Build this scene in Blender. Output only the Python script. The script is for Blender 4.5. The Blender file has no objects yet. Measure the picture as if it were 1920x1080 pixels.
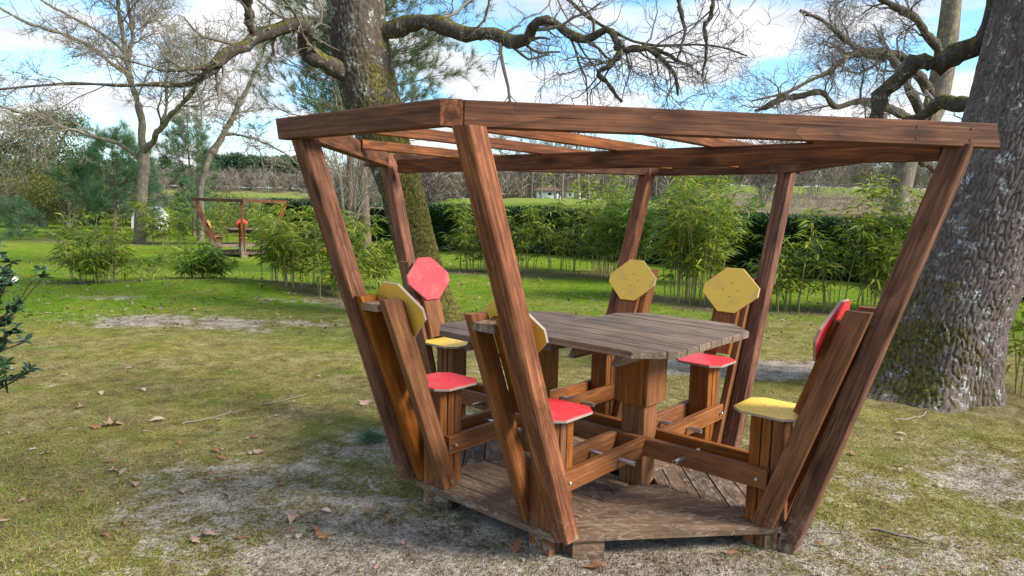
import bpy, bmesh, math, random
import numpy as np
from mathutils import Vector, Matrix

scene = bpy.context.scene
COL = scene.collection

# ------------------------------------------------------------------ camera
cam_data = bpy.data.cameras.new("camera")
cam_data.sensor_width = 36.0
cam_data.lens = 25.5
cam_data.clip_start = 0.05
cam_data.clip_end = 3000.0
camera = bpy.data.objects.new("camera", cam_data)
COL.objects.link(camera)
camera.matrix_world = Matrix(((0.999767, -0.021566, 0.0, 0.0),
                              (0.002606, 0.120810, -0.992672, 0.0),
                              (0.021408, 0.992441, 0.120838, 1.611),
                              (0.0, 0.0, 0.0, 1.0)))
scene.camera = camera

# ------------------------------------------------------------------ daylight
SUN_AZ = math.radians(-22.0)      # angle of the sun's ground direction from +X towards +Y
SUN_EL = math.radians(34.0)
sun_data = bpy.data.lights.new("sun", 'SUN')
sun_data.energy = 4.5
sun_data.angle = math.radians(17.0)
sun_data.color = (1.0, 0.93, 0.82)
sun = bpy.data.objects.new("sun", sun_data)
COL.objects.link(sun)
sdir = Vector((math.cos(SUN_EL) * math.cos(SUN_AZ), math.cos(SUN_EL) * math.sin(SUN_AZ), math.sin(SUN_EL)))
sun.rotation_euler = sdir.to_track_quat('Z', 'Y').to_euler()
sun.location = (20, 5, 30)

world = bpy.data.worlds.new("World")
scene.world = world
world.use_nodes = True
wn, wl = world.node_tree.nodes, world.node_tree.links
wn.clear()
w_out = wn.new('ShaderNodeOutputWorld')
w_bg = wn.new('ShaderNodeBackground')
w_bg.inputs['Strength'].default_value = 0.15
w_sky = wn.new('ShaderNodeTexSky')
w_sky.sky_type = 'NISHITA'
w_sky.sun_disc = False
w_sky.sun_elevation = SUN_EL
w_sky.sun_rotation = math.pi / 2 - SUN_AZ
w_sky.air_density = 1.0
w_sky.dust_density = 0.4
w_sky.ozone_density = 2.5
# broken cloud cover, laid out on a flat layer high above the whole place
w_tc = wn.new('ShaderNodeTexCoord')
w_sep = wn.new('ShaderNodeSeparateXYZ')
wl.new(w_tc.outputs['Generated'], w_sep.inputs[0])
def wmath(op, a, b=None):
    n = wn.new('ShaderNodeMath'); n.operation = op
    for i, v in enumerate((a, b)):
        if v is None: continue
        if isinstance(v, (int, float)): n.inputs[i].default_value = v
        else: wl.new(v, n.inputs[i])
    return n.outputs[0]
den = wmath('ADD', wmath('MAXIMUM', w_sep.outputs['Z'], 0.0), 0.16)
cx = wmath('DIVIDE', w_sep.outputs['X'], den)
cy = wmath('DIVIDE', w_sep.outputs['Y'], den)
w_cmb = wn.new('ShaderNodeCombineXYZ')
wl.new(cx, w_cmb.inputs[0]); wl.new(cy, w_cmb.inputs[1])
w_cmb.inputs[2].default_value = 3.7
w_n = wn.new('ShaderNodeTexNoise')
w_n.inputs['Scale'].default_value = 1.35
w_n.inputs['Detail'].default_value = 6.0
w_n.inputs['Roughness'].default_value = 0.52
w_n.inputs['Distortion'].default_value = 0.35
wl.new(w_cmb.outputs[0], w_n.inputs['Vector'])
w_r = wn.new('ShaderNodeValToRGB')
w_r.color_ramp.elements[0].position = 0.43
w_r.color_ramp.elements[1].position = 0.57
wl.new(w_n.outputs['Fac'], w_r.inputs['Fac'])
w_n2 = wn.new('ShaderNodeTexNoise')
w_n2.inputs['Scale'].default_value = 2.6
w_n2.inputs['Detail'].default_value = 4.0
wl.new(w_cmb.outputs[0], w_n2.inputs['Vector'])
w_r2 = wn.new('ShaderNodeValToRGB')
w_r2.color_ramp.elements[0].position = 0.35
w_r2.color_ramp.elements[0].color = (3.5, 3.7, 4.1, 1)
w_r2.color_ramp.elements[1].position = 0.62
w_r2.color_ramp.elements[1].color = (4.9, 4.9, 4.9, 1)
wl.new(w_n2.outputs['Fac'], w_r2.inputs['Fac'])
w_mix = wn.new('ShaderNodeMixRGB')
wl.new(w_r.outputs['Color'], w_mix.inputs['Fac'])
w_tint = wn.new('ShaderNodeMixRGB'); w_tint.blend_type = 'MULTIPLY'
w_tint.inputs['Fac'].default_value = 1.0
w_tint.inputs['Color2'].default_value = (0.88, 1.16, 1.30, 1)
wl.new(w_sky.outputs['Color'], w_tint.inputs['Color1'])
wl.new(w_tint.outputs['Color'], w_mix.inputs['Color1'])
wl.new(w_r2.outputs['Color'], w_mix.inputs['Color2'])
wl.new(w_mix.outputs['Color'], w_bg.inputs['Color'])
wl.new(w_bg.outputs['Background'], w_out.inputs['Surface'])

vs = scene.view_settings
vs.view_transform = 'Standard'
vs.look = 'None'
vs.exposure = 0.72
vs.gamma = 1.0
vs.use_curve_mapping = False
scene.render.engine = 'CYCLES'
scene.cycles.use_denoising = True
scene.cycles.max_bounces = 4
scene.cycles.diffuse_bounces = 2
scene.cycles.glossy_bounces = 2
scene.cycles.transmission_bounces = 2
scene.cycles.transparent_max_bounces = 6

# ------------------------------------------------------------------ helpers
rng = np.random.default_rng(11)
RND = random.Random(5)

def link(name, me, mat=None, parent=None):
    o = bpy.data.objects.new(name, me)
    if mat is not None and not me.materials:
        me.materials.append(mat)
    COL.objects.link(o)
    if parent is not None:
        o.parent = parent
    return o

def empty(name, loc=(0, 0, 0), rz=0.0):
    o = bpy.data.objects.new(name, None)
    o.empty_display_size = 0.2
    o.location = loc
    o.rotation_euler = (0, 0, rz)
    COL.objects.link(o)
    return o

def tag(o, label=None, category=None, group=None, kind=None):
    if label: o['label'] = label
    if category: o['category'] = category
    if group: o['group'] = group
    if kind: o['kind'] = kind
    return o

def raw_mesh(name, V, F, smooth=False):
    """V (n,3), F (m,k): all faces with k corners."""
    V = np.ascontiguousarray(V, dtype=np.float32).reshape(-1, 3)
    F = np.ascontiguousarray(F, dtype=np.int32)
    me = bpy.data.meshes.new(name)
    me.vertices.add(len(V)); me.vertices.foreach_set('co', V.ravel())
    m, k = F.shape
    me.loops.add(m * k); me.loops.foreach_set('vertex_index', F.ravel())
    me.polygons.add(m); me.polygons.foreach_set('loop_start', np.arange(m, dtype=np.int32) * k)
    if smooth:
        me.polygons.foreach_set('use_smooth', np.ones(m, dtype=bool))
    me.update(calc_edges=True)
    me.validate()
    return me

class Soup:
    """collects quads (and triangles written as quads with a doubled corner are never used)"""
    def __init__(self, k=4): self.V = []; self.F = []; self.n = 0; self.k = k
    def add(self, V, F):
        V = np.asarray(V, float).reshape(-1, 3); F = np.asarray(F, int)
        self.V.append(V); self.F.append(F + self.n); self.n += len(V)
    def mesh(self, name, smooth=False):
        return raw_mesh(name, np.concatenate(self.V), np.concatenate(self.F), smooth)

def unit(v): 
    return v / np.maximum(np.linalg.norm(v, axis=-1, keepdims=True), 1e-9)

def tubes(P, R, sides=4):
    """P (N,K,3) centre lines, R (N,K) radii -> verts, quads"""
    P = np.asarray(P, float); R = np.asarray(R, float)
    N, K, _ = P.shape
    T = np.gradient(P, axis=1); T = unit(T)
    ref = np.where(np.abs(T[:, :1, 2:3]) > 0.9, np.array([1.0, 0, 0]), np.array([0, 0, 1.0]))
    ref = np.broadcast_to(ref, T.shape)
    A = unit(np.cross(ref, T)); B = np.cross(T, A)
    th = np.arange(sides) / sides * 2 * np.pi
    V = P[:, :, None, :] + R[:, :, None, None] * (np.cos(th)[None, None, :, None] * A[:, :, None, :] + np.sin(th)[None, None, :, None] * B[:, :, None, :])
    idx = np.arange(N * K * sides).reshape(N, K, sides)
    a = idx[:, :-1, :]; b = np.roll(a, -1, axis=2); d = idx[:, 1:, :]; c = np.roll(d, -1, axis=2)
    F = np.stack([a, b, c, d], -1).reshape(-1, 4)
    return V.reshape(-1, 3), F

def resample(pts, K):
    """Catmull-Rom through (n,4) points x,y,z,r -> (K,3),(K,)"""
    pts = np.asarray(pts, float)
    n = len(pts)
    d = np.r_[0, np.cumsum(np.linalg.norm(np.diff(pts[:, :3], axis=0), axis=1))]
    s = np.linspace(0, d[-1], K)
    i = np.clip(np.searchsorted(d, s, side='right') - 1, 0, n - 2)
    t = ((s - d[i]) / np.maximum(d[i + 1] - d[i], 1e-9))[:, None]
    p0 = pts[np.clip(i - 1, 0, n - 1)]; p1 = pts[i]; p2 = pts[i + 1]; p3 = pts[np.clip(i + 2, 0, n - 1)]
    q = 0.5 * (2 * p1 + (p2 - p0) * t + (2 * p0 - 5 * p1 + 4 * p2 - p3) * t ** 2 + (3 * p1 - p0 - 3 * p2 + p3) * t ** 3)
    q[:, 3] = (p1 * (1 - t) + p2 * t)[:, 3]
    return q[:, :3], q[:, 3]

def grow(P, R, n, lmin, lmax, ang=0.9, K=5, wig=0.25, up=0.1, rf=0.55, t0=0.2, rmin=0.003, plen=None, r=rng):
    """children of branches P (N,K0,3), R (N,K0)"""
    N, K0, _ = P.shape
    if N > 1:                                   # longer branches carry more children
        ln = np.linalg.norm(np.diff(P, axis=1), axis=2).sum(1)
        pick = r.choice(N, N * n, p=ln / ln.sum()); P = P[pick]; R = R[pick]; N = len(pick); n = 1
    t = r.uniform(t0, 1.0, (N, n)) * (K0 - 1)
    i = np.clip(t.astype(int), 0, K0 - 2); f = (t - i)[..., None]
    ar = np.arange(N)[:, None]
    base = P[ar, i] * (1 - f) + P[ar, i + 1] * f
    tan = unit(P[ar, i + 1] - P[ar, i])
    rad = R[ar, i] * (1 - f[..., 0]) + R[ar, i + 1] * f[..., 0]
    rnd = r.normal(size=(N, n, 3)); perp = unit(rnd - (rnd * tan).sum(-1, keepdims=True) * tan)
    a = ang * r.uniform(0.6, 1.3, (N, n, 1))
    d = unit(tan * np.cos(a) + perp * np.sin(a) + np.array([0, 0, up]))
    L = r.uniform(lmin, lmax, (N, n, 1)) * (1.15 - 0.5 * (t / (K0 - 1)))[..., None]
    base = base.reshape(-1, 3); d = d.reshape(-1, 3); L = L.reshape(-1, 1); rad = rad.reshape(-1)
    pts = [base]; step = L / (K - 1)
    for k in range(K - 1):
        pts.append(pts[-1] + d * step)
        d = unit(d + r.normal(size=d.shape) * wig + np.array([0, 0, up * 0.35]))
    C = np.stack(pts, 1)
    r0 = np.clip(rad * rf, rmin, None)
    RR = r0[:, None] * np.linspace(1, 0.35, K)[None, :]
    return C, np.maximum(RR, rmin * 0.55)

# numpy value noise --------------------------------------------------------
def _h(ix, iy, seed):
    n = (ix * 374761393 + iy * 668265263 + seed * 1442695041) & 0xffffffff
    n = ((n ^ (n >> 13)) * 1274126177) & 0xffffffff
    return ((n ^ (n >> 16)) & 0xffff) / 65535.0
def vnoise(x, y, seed=0):
    x = np.asarray(x, float); y = np.asarray(y, float)
    ix = np.floor(x).astype(np.int64); iy = np.floor(y).astype(np.int64)
    fx = x - ix; fy = y - iy
    fx = fx * fx * (3 - 2 * fx); fy = fy * fy * (3 - 2 * fy)
    a = _h(ix, iy, seed); b = _h(ix + 1, iy, seed); c = _h(ix, iy + 1, seed); d = _h(ix + 1, iy + 1, seed)
    return (a * (1 - fx) + b * fx) * (1 - fy) + (c * (1 - fx) + d * fx) * fy
def fbm(x, y, seed=0, o=4):
    s = 0; a = 0.5; 
    for k in range(o):
        s = s + a * vnoise(x * 2 ** k, y * 2 ** k, seed + k); a *= 0.5
    return s / (1 - 0.5 ** o)
def ss(a, b, x):
    t = np.clip((x - a) / (b - a), 0, 1)
    return t * t * (3 - 2 * t)

# node material helper -----------------------------------------------------
class NT:
    def __init__(self, name):
        self.m = bpy.data.materials.new(name); self.m.use_nodes = True
        self.t = self.m.node_tree; self.t.nodes.clear()
        self.out = self.t.nodes.new('ShaderNodeOutputMaterial')
    def n(self, typ, ins=None, **props):
        nd = self.t.nodes.new('ShaderNode' + typ)
        for k, v in props.items(): setattr(nd, k, v)
        for k, v in (ins or {}).items(): self.put(nd.inputs[k], v)
        return nd
    def put(self, sock, v):
        if hasattr(v, 'is_linked') or isinstance(v, bpy.types.NodeSocket): self.t.links.new(v, sock)
        else:
            if isinstance(v, tuple) and len(v) == 3 and sock.type == 'RGBA': v = (*v, 1)
            sock.default_value = v
    def math(self, op, a, b=0.0, clamp=False):
        nd = self.n('Math', {0: a, 1: b}, operation=op); nd.use_clamp = clamp; return nd.outputs[0]
    def mix(self, f, a, b, mode='MIX'):
        return self.n('MixRGB', {'Fac': f, 'Color1': a, 'Color2': b}, blend_type=mode).outputs[0]
    def ramp(self, f, stops):
        nd = self.n('ValToRGB', {'Fac': f}); cr = nd.color_ramp
        while len(cr.elements) < len(stops): cr.elements.new(0.5)
        for e, (p, c) in zip(cr.elements, stops):
            e.position = p; e.color = (*c, 1) if isinstance(c, tuple) else (c, c, c, 1)
        return nd.outputs['Color']
    def noise(self, vec, scale, detail=4.0, rough=0.55, dist=0.0):
        ins = {'Scale': scale, 'Detail': detail, 'Roughness': rough, 'Distortion': dist}
        if vec is not None: ins['Vector'] = vec
        return self.n('TexNoise', ins).outputs['Fac']
    def mapping(self, vec, scale=(1, 1, 1), loc=None, rot=(0, 0, 0)):
        ins = {'Vector': vec, 'Scale': scale, 'Rotation': rot}
        if loc is not None: ins['Location'] = loc
        return self.n('Mapping', ins).outputs[0]
    def bump(self, h, strength=0.5, dist=0.01, normal=None):
        ins = {'Height': h, 'Strength': strength, 'Distance': dist}
        if normal is not None: ins['Normal'] = normal
        return self.n('Bump', ins).outputs[0]
    def done(self, col, rough=0.7, normal=None, metal=0.0, spec=0.5, sheen=None):
        ins = {'Base Color': col, 'Roughness': rough, 'Metallic': metal, 'Specular IOR Level': spec}
        if normal is not None: ins['Normal'] = normal
        b = self.n('BsdfPrincipled', ins)
        self.t.links.new(b.outputs[0], self.out.inputs['Surface'])
        return self.m
    def leafy(self, col, trans=0.35, rough=0.55, spec=0.3):
        b = self.n('BsdfPrincipled', {'Base Color': col, 'Roughness': rough, 'Specular IOR Level': spec})
        tcol = self.mix(1.0, col, (1.0, 1.0, 0.55), 'MULTIPLY')
        tr = self.n('BsdfTranslucent', {'Color': tcol})
        mx = self.n('MixShader', {0: trans, 1: b.outputs[0], 2: tr.outputs[0]})
        self.t.links.new(mx.outputs[0], self.out.inputs['Surface'])
        return self.m
    def obj(self): return self.n('TexCoord').outputs['Object']
    def objrand(self): return self.n('ObjectInfo').outputs['Random']
    def island(self): return self.n('NewGeometry').outputs['Random Per Island']
    def pos(self): return self.n('NewGeometry').outputs['Position']
    def sepz(self, v): return self.n('SeparateXYZ', {0: v}).outputs[2]

# ------------------------------------------------------------------ materials
def wood(name, dark, mid, light, rough=0.55, ring=60.0, knots=0.8, dirt=0.0, wear=None, ringmix=0.45, bumpd=0.004, var=0.4):
    t = NT(name)
    o = t.obj(); rnd = t.objrand()
    off = t.n('CombineXYZ', {0: t.math('MULTIPLY', rnd, 37.0), 1: t.math('MULTIPLY', rnd, 11.0), 2: t.math('MULTIPLY', rnd, 5.0)}).outputs[0]
    v = t.n('VectorMath', {0: o, 1: off}, operation='ADD').outputs[0]
    big = t.noise(t.mapping(v, (1.0, 7.0, 7.0)), 1.0, 1.5, 0.4, 0.25)
    saw = t.math('FRACT', t.math('MULTIPLY', big, ring / 4.0))           # growth rings: soft early wood, sharp late wood line
    lines = t.math('POWER', saw, 2.2)
    fib = t.noise(t.mapping(v, (3.0, 95, 95)), 1.0, 2.0, 0.6)
    blot = t.noise(t.mapping(v, (4.5, 16, 16)), 1.0, 3.0, 0.65)
    g = t.math('ADD', t.math('MULTIPLY', fib, 0.55), t.math('MULTIPLY', blot, 0.45))
    c = t.ramp(g, [(0.33, dark), (0.50, mid), (0.68, light)])
    c = t.mix(t.math('MULTIPLY', lines, ringmix), c, dark)
    c = t.n('HueSaturation', {'Color': c, 'Value': t.math('ADD', t.math('MULTIPLY', rnd, var), 1.05 - var / 2), 'Saturation': t.math('ADD', t.math('MULTIPLY', rnd, 0.2), 0.86)}).outputs[0]
    if knots > 0:
        vo = t.n('TexVoronoi', {'Vector': t.mapping(v, (2.3, 7.5, 7.5)), 'Scale': 1.0, 'Randomness': 1.0})
        k = t.ramp(vo.outputs['Distance'], [(0.08, 1.0), (0.25, 0.0)])
        c = t.mix(t.math('MULTIPLY', k, knots), c, tuple(x * 0.2 for x in mid))
    ck = t.ramp(t.noise(t.mapping(v, (1.6, 46, 46)), 1.0, 1.0, 0.5), [(0.27, 1.0), (0.31, 0.0)])     # drying checks
    c = t.mix(t.math('MULTIPLY', ck, 0.6), c, tuple(x * 0.25 for x in dark))
    rg = t.math('ADD', t.math('MULTIPLY', blot, 0.3), rough - 0.12)
    if wear is not None:
        wv = t.noise(t.mapping(v, (7, 16, 16)), 1.6, 4.0, 0.7, 1.6)
        w = t.ramp(wv, [(0.52, 0.0), (0.60, 1.0)])
        c = t.mix(t.math('MULTIPLY', w, 0.45), c, wear)
    if dirt > 0:
        p_ = t.pos(); z = t.sepz(p_)
        nz = t.noise(p_, 30.0, 3.0, 0.7)
        f = t.math('ADD', t.math('MULTIPLY', t.math('SUBTRACT', dirt, z), 3.0), t.math('SUBTRACT', t.math('MULTIPLY', nz, 3.4), 1.9), clamp=True)
        f = t.math('MULTIPLY', f, 0.8)
        c = t.mix(f, c, (0.31, 0.26, 0.21))
        rg = t.math('ADD', rg, t.math('MULTIPLY', f, 0.25))
    h = t.math('SUBTRACT', t.math('ADD', t.math('MULTIPLY', fib, 0.6), t.math('MULTIPLY', lines, 0.2)), t.math('MULTIPLY', ck, 0.7))
    return t.done(c, rg, t.bump(h, 0.6, bumpd), spec=0.22)

M = {}
M['post'] = wood('stained_rough_wood', (0.055, 0.018, 0.008), (0.172, 0.057, 0.023), (0.36, 0.130, 0.050), 0.66, dirt=0.18, bumpd=0.007, ringmix=0.42, knots=0.95, var=0.55)
M['ring'] = wood('stained_planed_wood', (0.046, 0.016, 0.007), (0.125, 0.043, 0.016), (0.25, 0.092, 0.034), 0.66, ring=44.0, ringmix=0.65)
M['board'] = wood('oiled_board_wood', (0.095, 0.031, 0.008), (0.185, 0.064, 0.017), (0.29, 0.112, 0.032), 0.55, dirt=0.12, ringmix=0.3, knots=0.5)
M['deck'] = wood('weathered_deck_wood', (0.070, 0.043, 0.026), (0.150, 0.090, 0.052), (0.23, 0.150, 0.095), 0.8, wear=(0.40, 0.33, 0.26), ringmix=0.3, knots=0.4, var=0.85)
M['table'] = wood('grey_table_wood', (0.078, 0.050, 0.034), (0.172, 0.119, 0.085), (0.28, 0.208, 0.156), 0.78, ringmix=0.3, wear=(0.20, 0.155, 0.122), knots=0.4)

def panel(name, col, dirtcol):
    t = NT(name)
    nz = t.noise(t.obj(), 9.0, 3.0, 0.6, 0.6)
    f = t.ramp(nz, [(0.50, 0.0), (0.72, 1.0)])
    c = t.mix(t.math('MULTIPLY', f, 0.35), col, dirtcol)
    sc_ = t.ramp(t.noise(t.mapping(t.obj(), (6, 40, 6), rot=(0, 0, .5)), 1.0, 3.0, 0.6), [(0.66, 0.0), (0.72, 1.0)])
    c = t.mix(t.math('MULTIPLY', sc_, 0.3), c, tuple(.5 * a + .25 for a in dirtcol))
    up = t.n('SeparateXYZ', {0: t.n('NewGeometry').outputs['Normal']}).outputs[2]
    return t.done(c, t.math('ADD', t.math('MULTIPLY', nz, 0.3), 0.35), None, spec=0.3)
M['red'] = panel('red_laminate', (0.78, 0.045, 0.055), (0.55, 0.22, 0.20))
M['yellow'] = panel('yellow_laminate', (0.90, 0.555, 0.085), (0.42, 0.33, 0.16))
t = NT('panel_edge'); M['edge'] = t.done((0.30, 0.24, 0.20), 0.7)
t = NT('brushed_steel'); M['steel'] = t.done(t.mix(t.noise(t.obj(), 30.0), (0.52, 0.53, 0.55), (0.72, 0.73, 0.75)), 0.32, metal=0.9)
t = NT('dark_hole'); M['dark'] = t.done((0.05, 0.03, 0.015), 0.8)

def bark(name, dark, mid, light, lichen, moss_side=None, moss=0.5, scale=1.0, lich=0.5, mtop=None):
    t = NT(name)
    p = t.pos()
    n1 = t.noise(t.mapping(p, (1, 1, 0.35)), 14.0 * scale, 6.0, 0.65, 0.3)
    n2 = t.noise(p, 55.0 * scale, 4.0, 0.7)
    c = t.ramp(t.math('ADD', t.math('MULTIPLY', n1, 0.6), t.math('MULTIPLY', n2, 0.4)), [(0.33, dark), (0.52, mid), (0.7, light)])
    ln = t.noise(p, 5.5 * scale, 8.0, 0.72, 0.4)
    lf = t.ramp(ln, [(0.60 - 0.12 * lich, 0.0), (0.66 - 0.12 * lich, 1.0)])
    lf2 = t.ramp(t.noise(p, 30.0 * scale, 4.0, 0.7), [(0.46, 0.0), (0.56, 1.0)])
    c = t.mix(t.math('MULTIPLY', t.math('MULTIPLY', lf, lf2), 0.9), c, lichen)
    h = t.math('ADD', n1, t.math('MULTIPLY', n2, 0.5))
    if moss > 0:
        nrm = t.n('NewGeometry').outputs['Normal']
        d = t.n('VectorMath', {0: nrm, 1: moss_side or (0, 0, 1)}, operation='DOT_PRODUCT').outputs['Value']
        mn = t.noise(p, 3.2 * scale, 6.0, 0.7)
        mf = t.math('ADD', t.math('MULTIPLY', d, 0.9), t.math('MULTIPLY', t.math('SUBTRACT', mn, 0.5), 2.6))
        if mtop is not None:            # moss thins out up the trunk
            mf = t.math('SUBTRACT', mf, t.math('MULTIPLY', t.math('SUBTRACT', t.sepz(p), mtop), 0.55))
        mf = t.ramp(t.math('ADD', mf, moss - 0.5), [(0.15, 0.0), (0.5, 1.0)])
        mc = t.ramp(t.noise(p, 24.0, 5.0, 0.75), [(0.36, (0.020, 0.018, 0.006)), (0.5, (0.085, 0.075, 0.014)), (0.66, (0.22, 0.18, 0.035))])
        c = t.mix(t.math('MULTIPLY', mf, 0.9), c, mc)
        h = t.math('ADD', h, t.math('MULTIPLY', mf, 0.4))
    return t.done(c, 0.92, t.bump(h, 0.9, 0.02 / scale), spec=0.15)
M['bark_near'] = bark('oak_bark_lichen', (0.058, 0.043, 0.037), (0.130, 0.101, 0.090), (0.22, 0.186, 0.172), (0.50, 0.53, 0.52), (-0.85, -0.15, -0.35), 0.28, 1.5, 0.50, mtop=0.8)
M['bark_moss'] = bark('oak_bark_moss', (0.035, 0.025, 0.018), (0.085, 0.068, 0.055), (0.17, 0.15, 0.13), (0.42, 0.45, 0.38), (0.75, -0.5, 0.15), 0.50, 1.2, 0.55, mtop=2.5)
M['branch'] = bark('oak_branch_bark', (0.028, 0.021, 0.017), (0.075, 0.060, 0.048), (0.15, 0.13, 0.105), (0.34, 0.36, 0.28), (0, 0, 1), 0.35, 2.0, 0.4)
M['twig'] = None
M['pale_bark'] = bark('pale_lichen_bark', (0.075, 0.058, 0.044), (0.175, 0.145, 0.115), (0.31, 0.28, 0.24), (0.42, 0.36, 0.14), (-0.7, 0.2, 0.3), 0.1, 0.6, 0.5)
M['pale_twig'] = None
M['pine_bark'] = bark('pine_bark', (0.07, 0.045, 0.035), (0.17, 0.115, 0.09), (0.28, 0.21, 0.175), (0.33, 0.30, 0.27), None, 0.0, 1.0, 0.1)

def leafmat(name, stops, trans=0.35, rough=0.5, spec=0.35, nscale=1.5):
    t = NT(name)
    f = t.math('ADD', t.math('MULTIPLY', t.island(), 0.65), t.math('MULTIPLY', t.noise(t.pos(), nscale, 3.0), 0.35))
    return t.leafy(t.ramp(f, stops), trans, rough, spec)
M['bamboo_leaf'] = leafmat('bamboo_leaf', [(0.1, (0.052, 0.114, 0.013)), (0.5, (0.150, 0.235, 0.022)), (0.8, (0.335, 0.358, 0.036)), (0.97, (0.633, 0.441, 0.073))], 0.4)
M['bamboo_leaf_dark'] = leafmat('bamboo_leaf_dark', [(0.1, (0.043, 0.106, 0.014)), (0.5, (0.108, 0.210, 0.024)), (0.85, (0.234, 0.309, 0.039)), (0.97, (0.488, 0.401, 0.084))], 0.4)
M['bamboo_leaf_gold'] = leafmat('bamboo_leaf_gold', [(0.1, (0.071, 0.131, 0.017)), (0.5, (0.194, 0.257, 0.034)), (0.85, (0.367, 0.371, 0.060))], 0.4)
t = NT('bamboo_culm'); M['culm'] = t.done(t.ramp(t.noise(t.pos(), 6.0), [(0.3, (0.10, 0.12, 0.03)), (0.6, (0.27, 0.22, 0.10))]), 0.5)
M['needle'] = leafmat('pine_needle', [(0.1, (0.035, 0.081, 0.038)), (0.5, (0.078, 0.153, 0.063)), (0.9, (0.177, 0.252, 0.086))], 0.2, 0.45)
M['needle_olive'] = leafmat('pine_needle_olive', [(0.1, (0.039, 0.071, 0.034)), (0.5, (0.101, 0.150, 0.065)), (0.9, (0.234, 0.257, 0.111))], 0.2, 0.45)
M['needle_blue'] = leafmat('pine_needle_blue', [(0.1, (0.042, 0.108, 0.060)), (0.5, (0.094, 0.197, 0.093)), (0.9, (0.211, 0.318, 0.127))], 0.2, 0.45)
M['evergreen'] = leafmat('evergreen_leaf', [(0.1, (0.033, 0.054, 0.017)), (0.5, (0.081, 0.111, 0.029)), (0.9, (0.189, 0.199, 0.043))], 0.2)
M['shrub_leaf'] = leafmat('shrub_leaf', [(0.1, (0.045, 0.084, 0.025)), (0.6, (0.128, 0.168, 0.042)), (0.95, (0.300, 0.266, 0.063))], 0.3)
M['gold_leaf'] = leafmat('gold_shrub_leaf', [(0.1, (0.06, 0.08, 0.015)), (0.6, (0.17, 0.15, 0.03)), (0.95, (0.36, 0.24, 0.03))], 0.3)
M['hedge_leaf'] = leafmat('hedge_leaf', [(0.1, (0.010, 0.030, 0.010)), (0.55, (0.024, 0.060, 0.014)), (0.95, (0.075, 0.150, 0.022))], 0.2)
M['rhodo'] = leafmat('rhododendron_leaf', [(0.1, (0.012, 0.038, 0.016)), (0.6, (0.032, 0.075, 0.030)), (0.95, (0.085, 0.125, 0.045))], 0.15, 0.32, 0.5)
M['grass'] = leafmat('grass_blade', [(0.05, (0.088, 0.151, 0.018)), (0.45, (0.186, 0.243, 0.032)), (0.75, (0.332, 0.313, 0.079)), (0.97, (0.527, 0.425, 0.176))], 0.3, 0.7, 0.2, 0.8)
M['lawn_blade'] = leafmat('lawn_blade', [(0.05, (0.069, 0.137, 0.012)), (0.5, (0.119, 0.218, 0.016)), (0.95, (0.231, 0.280, 0.036))], 0.3, 0.7, 0.2, 0.8)
M['litter'] = leafmat('litter', [(0.1, (0.048, 0.034, 0.025)), (0.5, (0.160, 0.116, 0.077)), (0.8, (0.272, 0.210, 0.147)), (0.97, (0.400, 0.338, 0.252))], 0.1, 0.8, 0.2)
M['far_twig'] = leafmat('far_bare_wood', [(0.1, (0.123, 0.099, 0.084)), (0.6, (0.246, 0.203, 0.171)), (0.95, (0.362, 0.312, 0.261))], 0.1, 0.9, 0.1, 0.05)  # bare wood tones lightened, with distance haze put into the colour
M['far_pine'] = leafmat('far_pine_green', [(0.1, (0.030, 0.058, 0.036)), (0.6, (0.060, 0.105, 0.056)), (0.95, (0.10, 0.145, 0.07))], 0.1, 0.8, 0.1, 0.05)
def twigmat(name, a, b):
    t = NT(name)
    return t.done(t.mix(t.island(), a, b), 0.9, spec=0.1)
M['twig'] = twigmat('bare_twig', (0.075, 0.062, 0.050), (0.26, 0.23, 0.19))
M['pale_twig'] = twigmat('pale_twig', (0.12, 0.10, 0.075), (0.33, 0.30, 0.23))
def leafdry(name, a, b):
    t = NT(name)
    c = t.mix(t.noise(t.obj(), 30.0, 4.0), a, b)
    c = t.mix(t.math('MULTIPLY', t.objrand(), 0.5), c, b)
    return t.leafy(c, 0.15, 0.7, 0.2)
M['leaf_brown'] = leafdry('dry_leaf_brown', (0.20, 0.075, 0.035), (0.40, 0.19, 0.10))
M['leaf_pink'] = leafdry('dry_leaf_pinkish', (0.36, 0.19, 0.13), (0.50, 0.33, 0.25))
M['leaf_pale'] = leafdry('dry_leaf_pale', (0.40, 0.30, 0.20), (0.56, 0.46, 0.34))
# ------------------------------------------------------------------ ground
PAV = (0.435, 4.142); PAV_RZ = -0.719

def H0(x, y):
    x = np.asarray(x, float); y = np.asarray(y, float)
    z = -0.05 + 0.0 * x
    z = z - 0.50 * ss(12, 25, y) * ss(1, -6, x)
    ratio = x / np.maximum(y, 1.0)
    inland = ss(-0.16, -0.06, ratio)
    q = (x - 5.6) * 0.723 + (y - 18.6) * 0.69          # distance beyond the clipped hedge
    z = z + inland * 1.45 * ss(0.9, 9.0, q) + inland * 0.7 * ss(60, 190, y)
    z = z + ss(0.19, 0.30, ratio) * (1.0 * ss(50, 60, y) + 6.0 * np.clip((y - 60) / 230.0, 0, 1.3))
    z = z + (1 - inland) * (0.8 * ss(46, 62, y) - 2.0 * ss(66, 82, y) + 7.5 * ss(395, 440, y))
    # low planted mound to the left and soft unevenness of the lawn
    z = z + 0.10 * np.exp(-(((x + 4.6) / 2.6) ** 2 + ((y - 12.6) / 1.3) ** 2))
    near = 1 - ss(18, 40, y)
    z = z + near * 0.10 * (fbm(x * 0.35 + 7, y * 0.35, 3, 3) - 0.5)
    # worn hollow round the pavilion
    d = np.hypot(x - PAV[0], y - PAV[1])
    flat = np.exp(-(d / 2.0) ** 4)
    z = z * (1 - flat) + flat * -0.02
    return z

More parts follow.
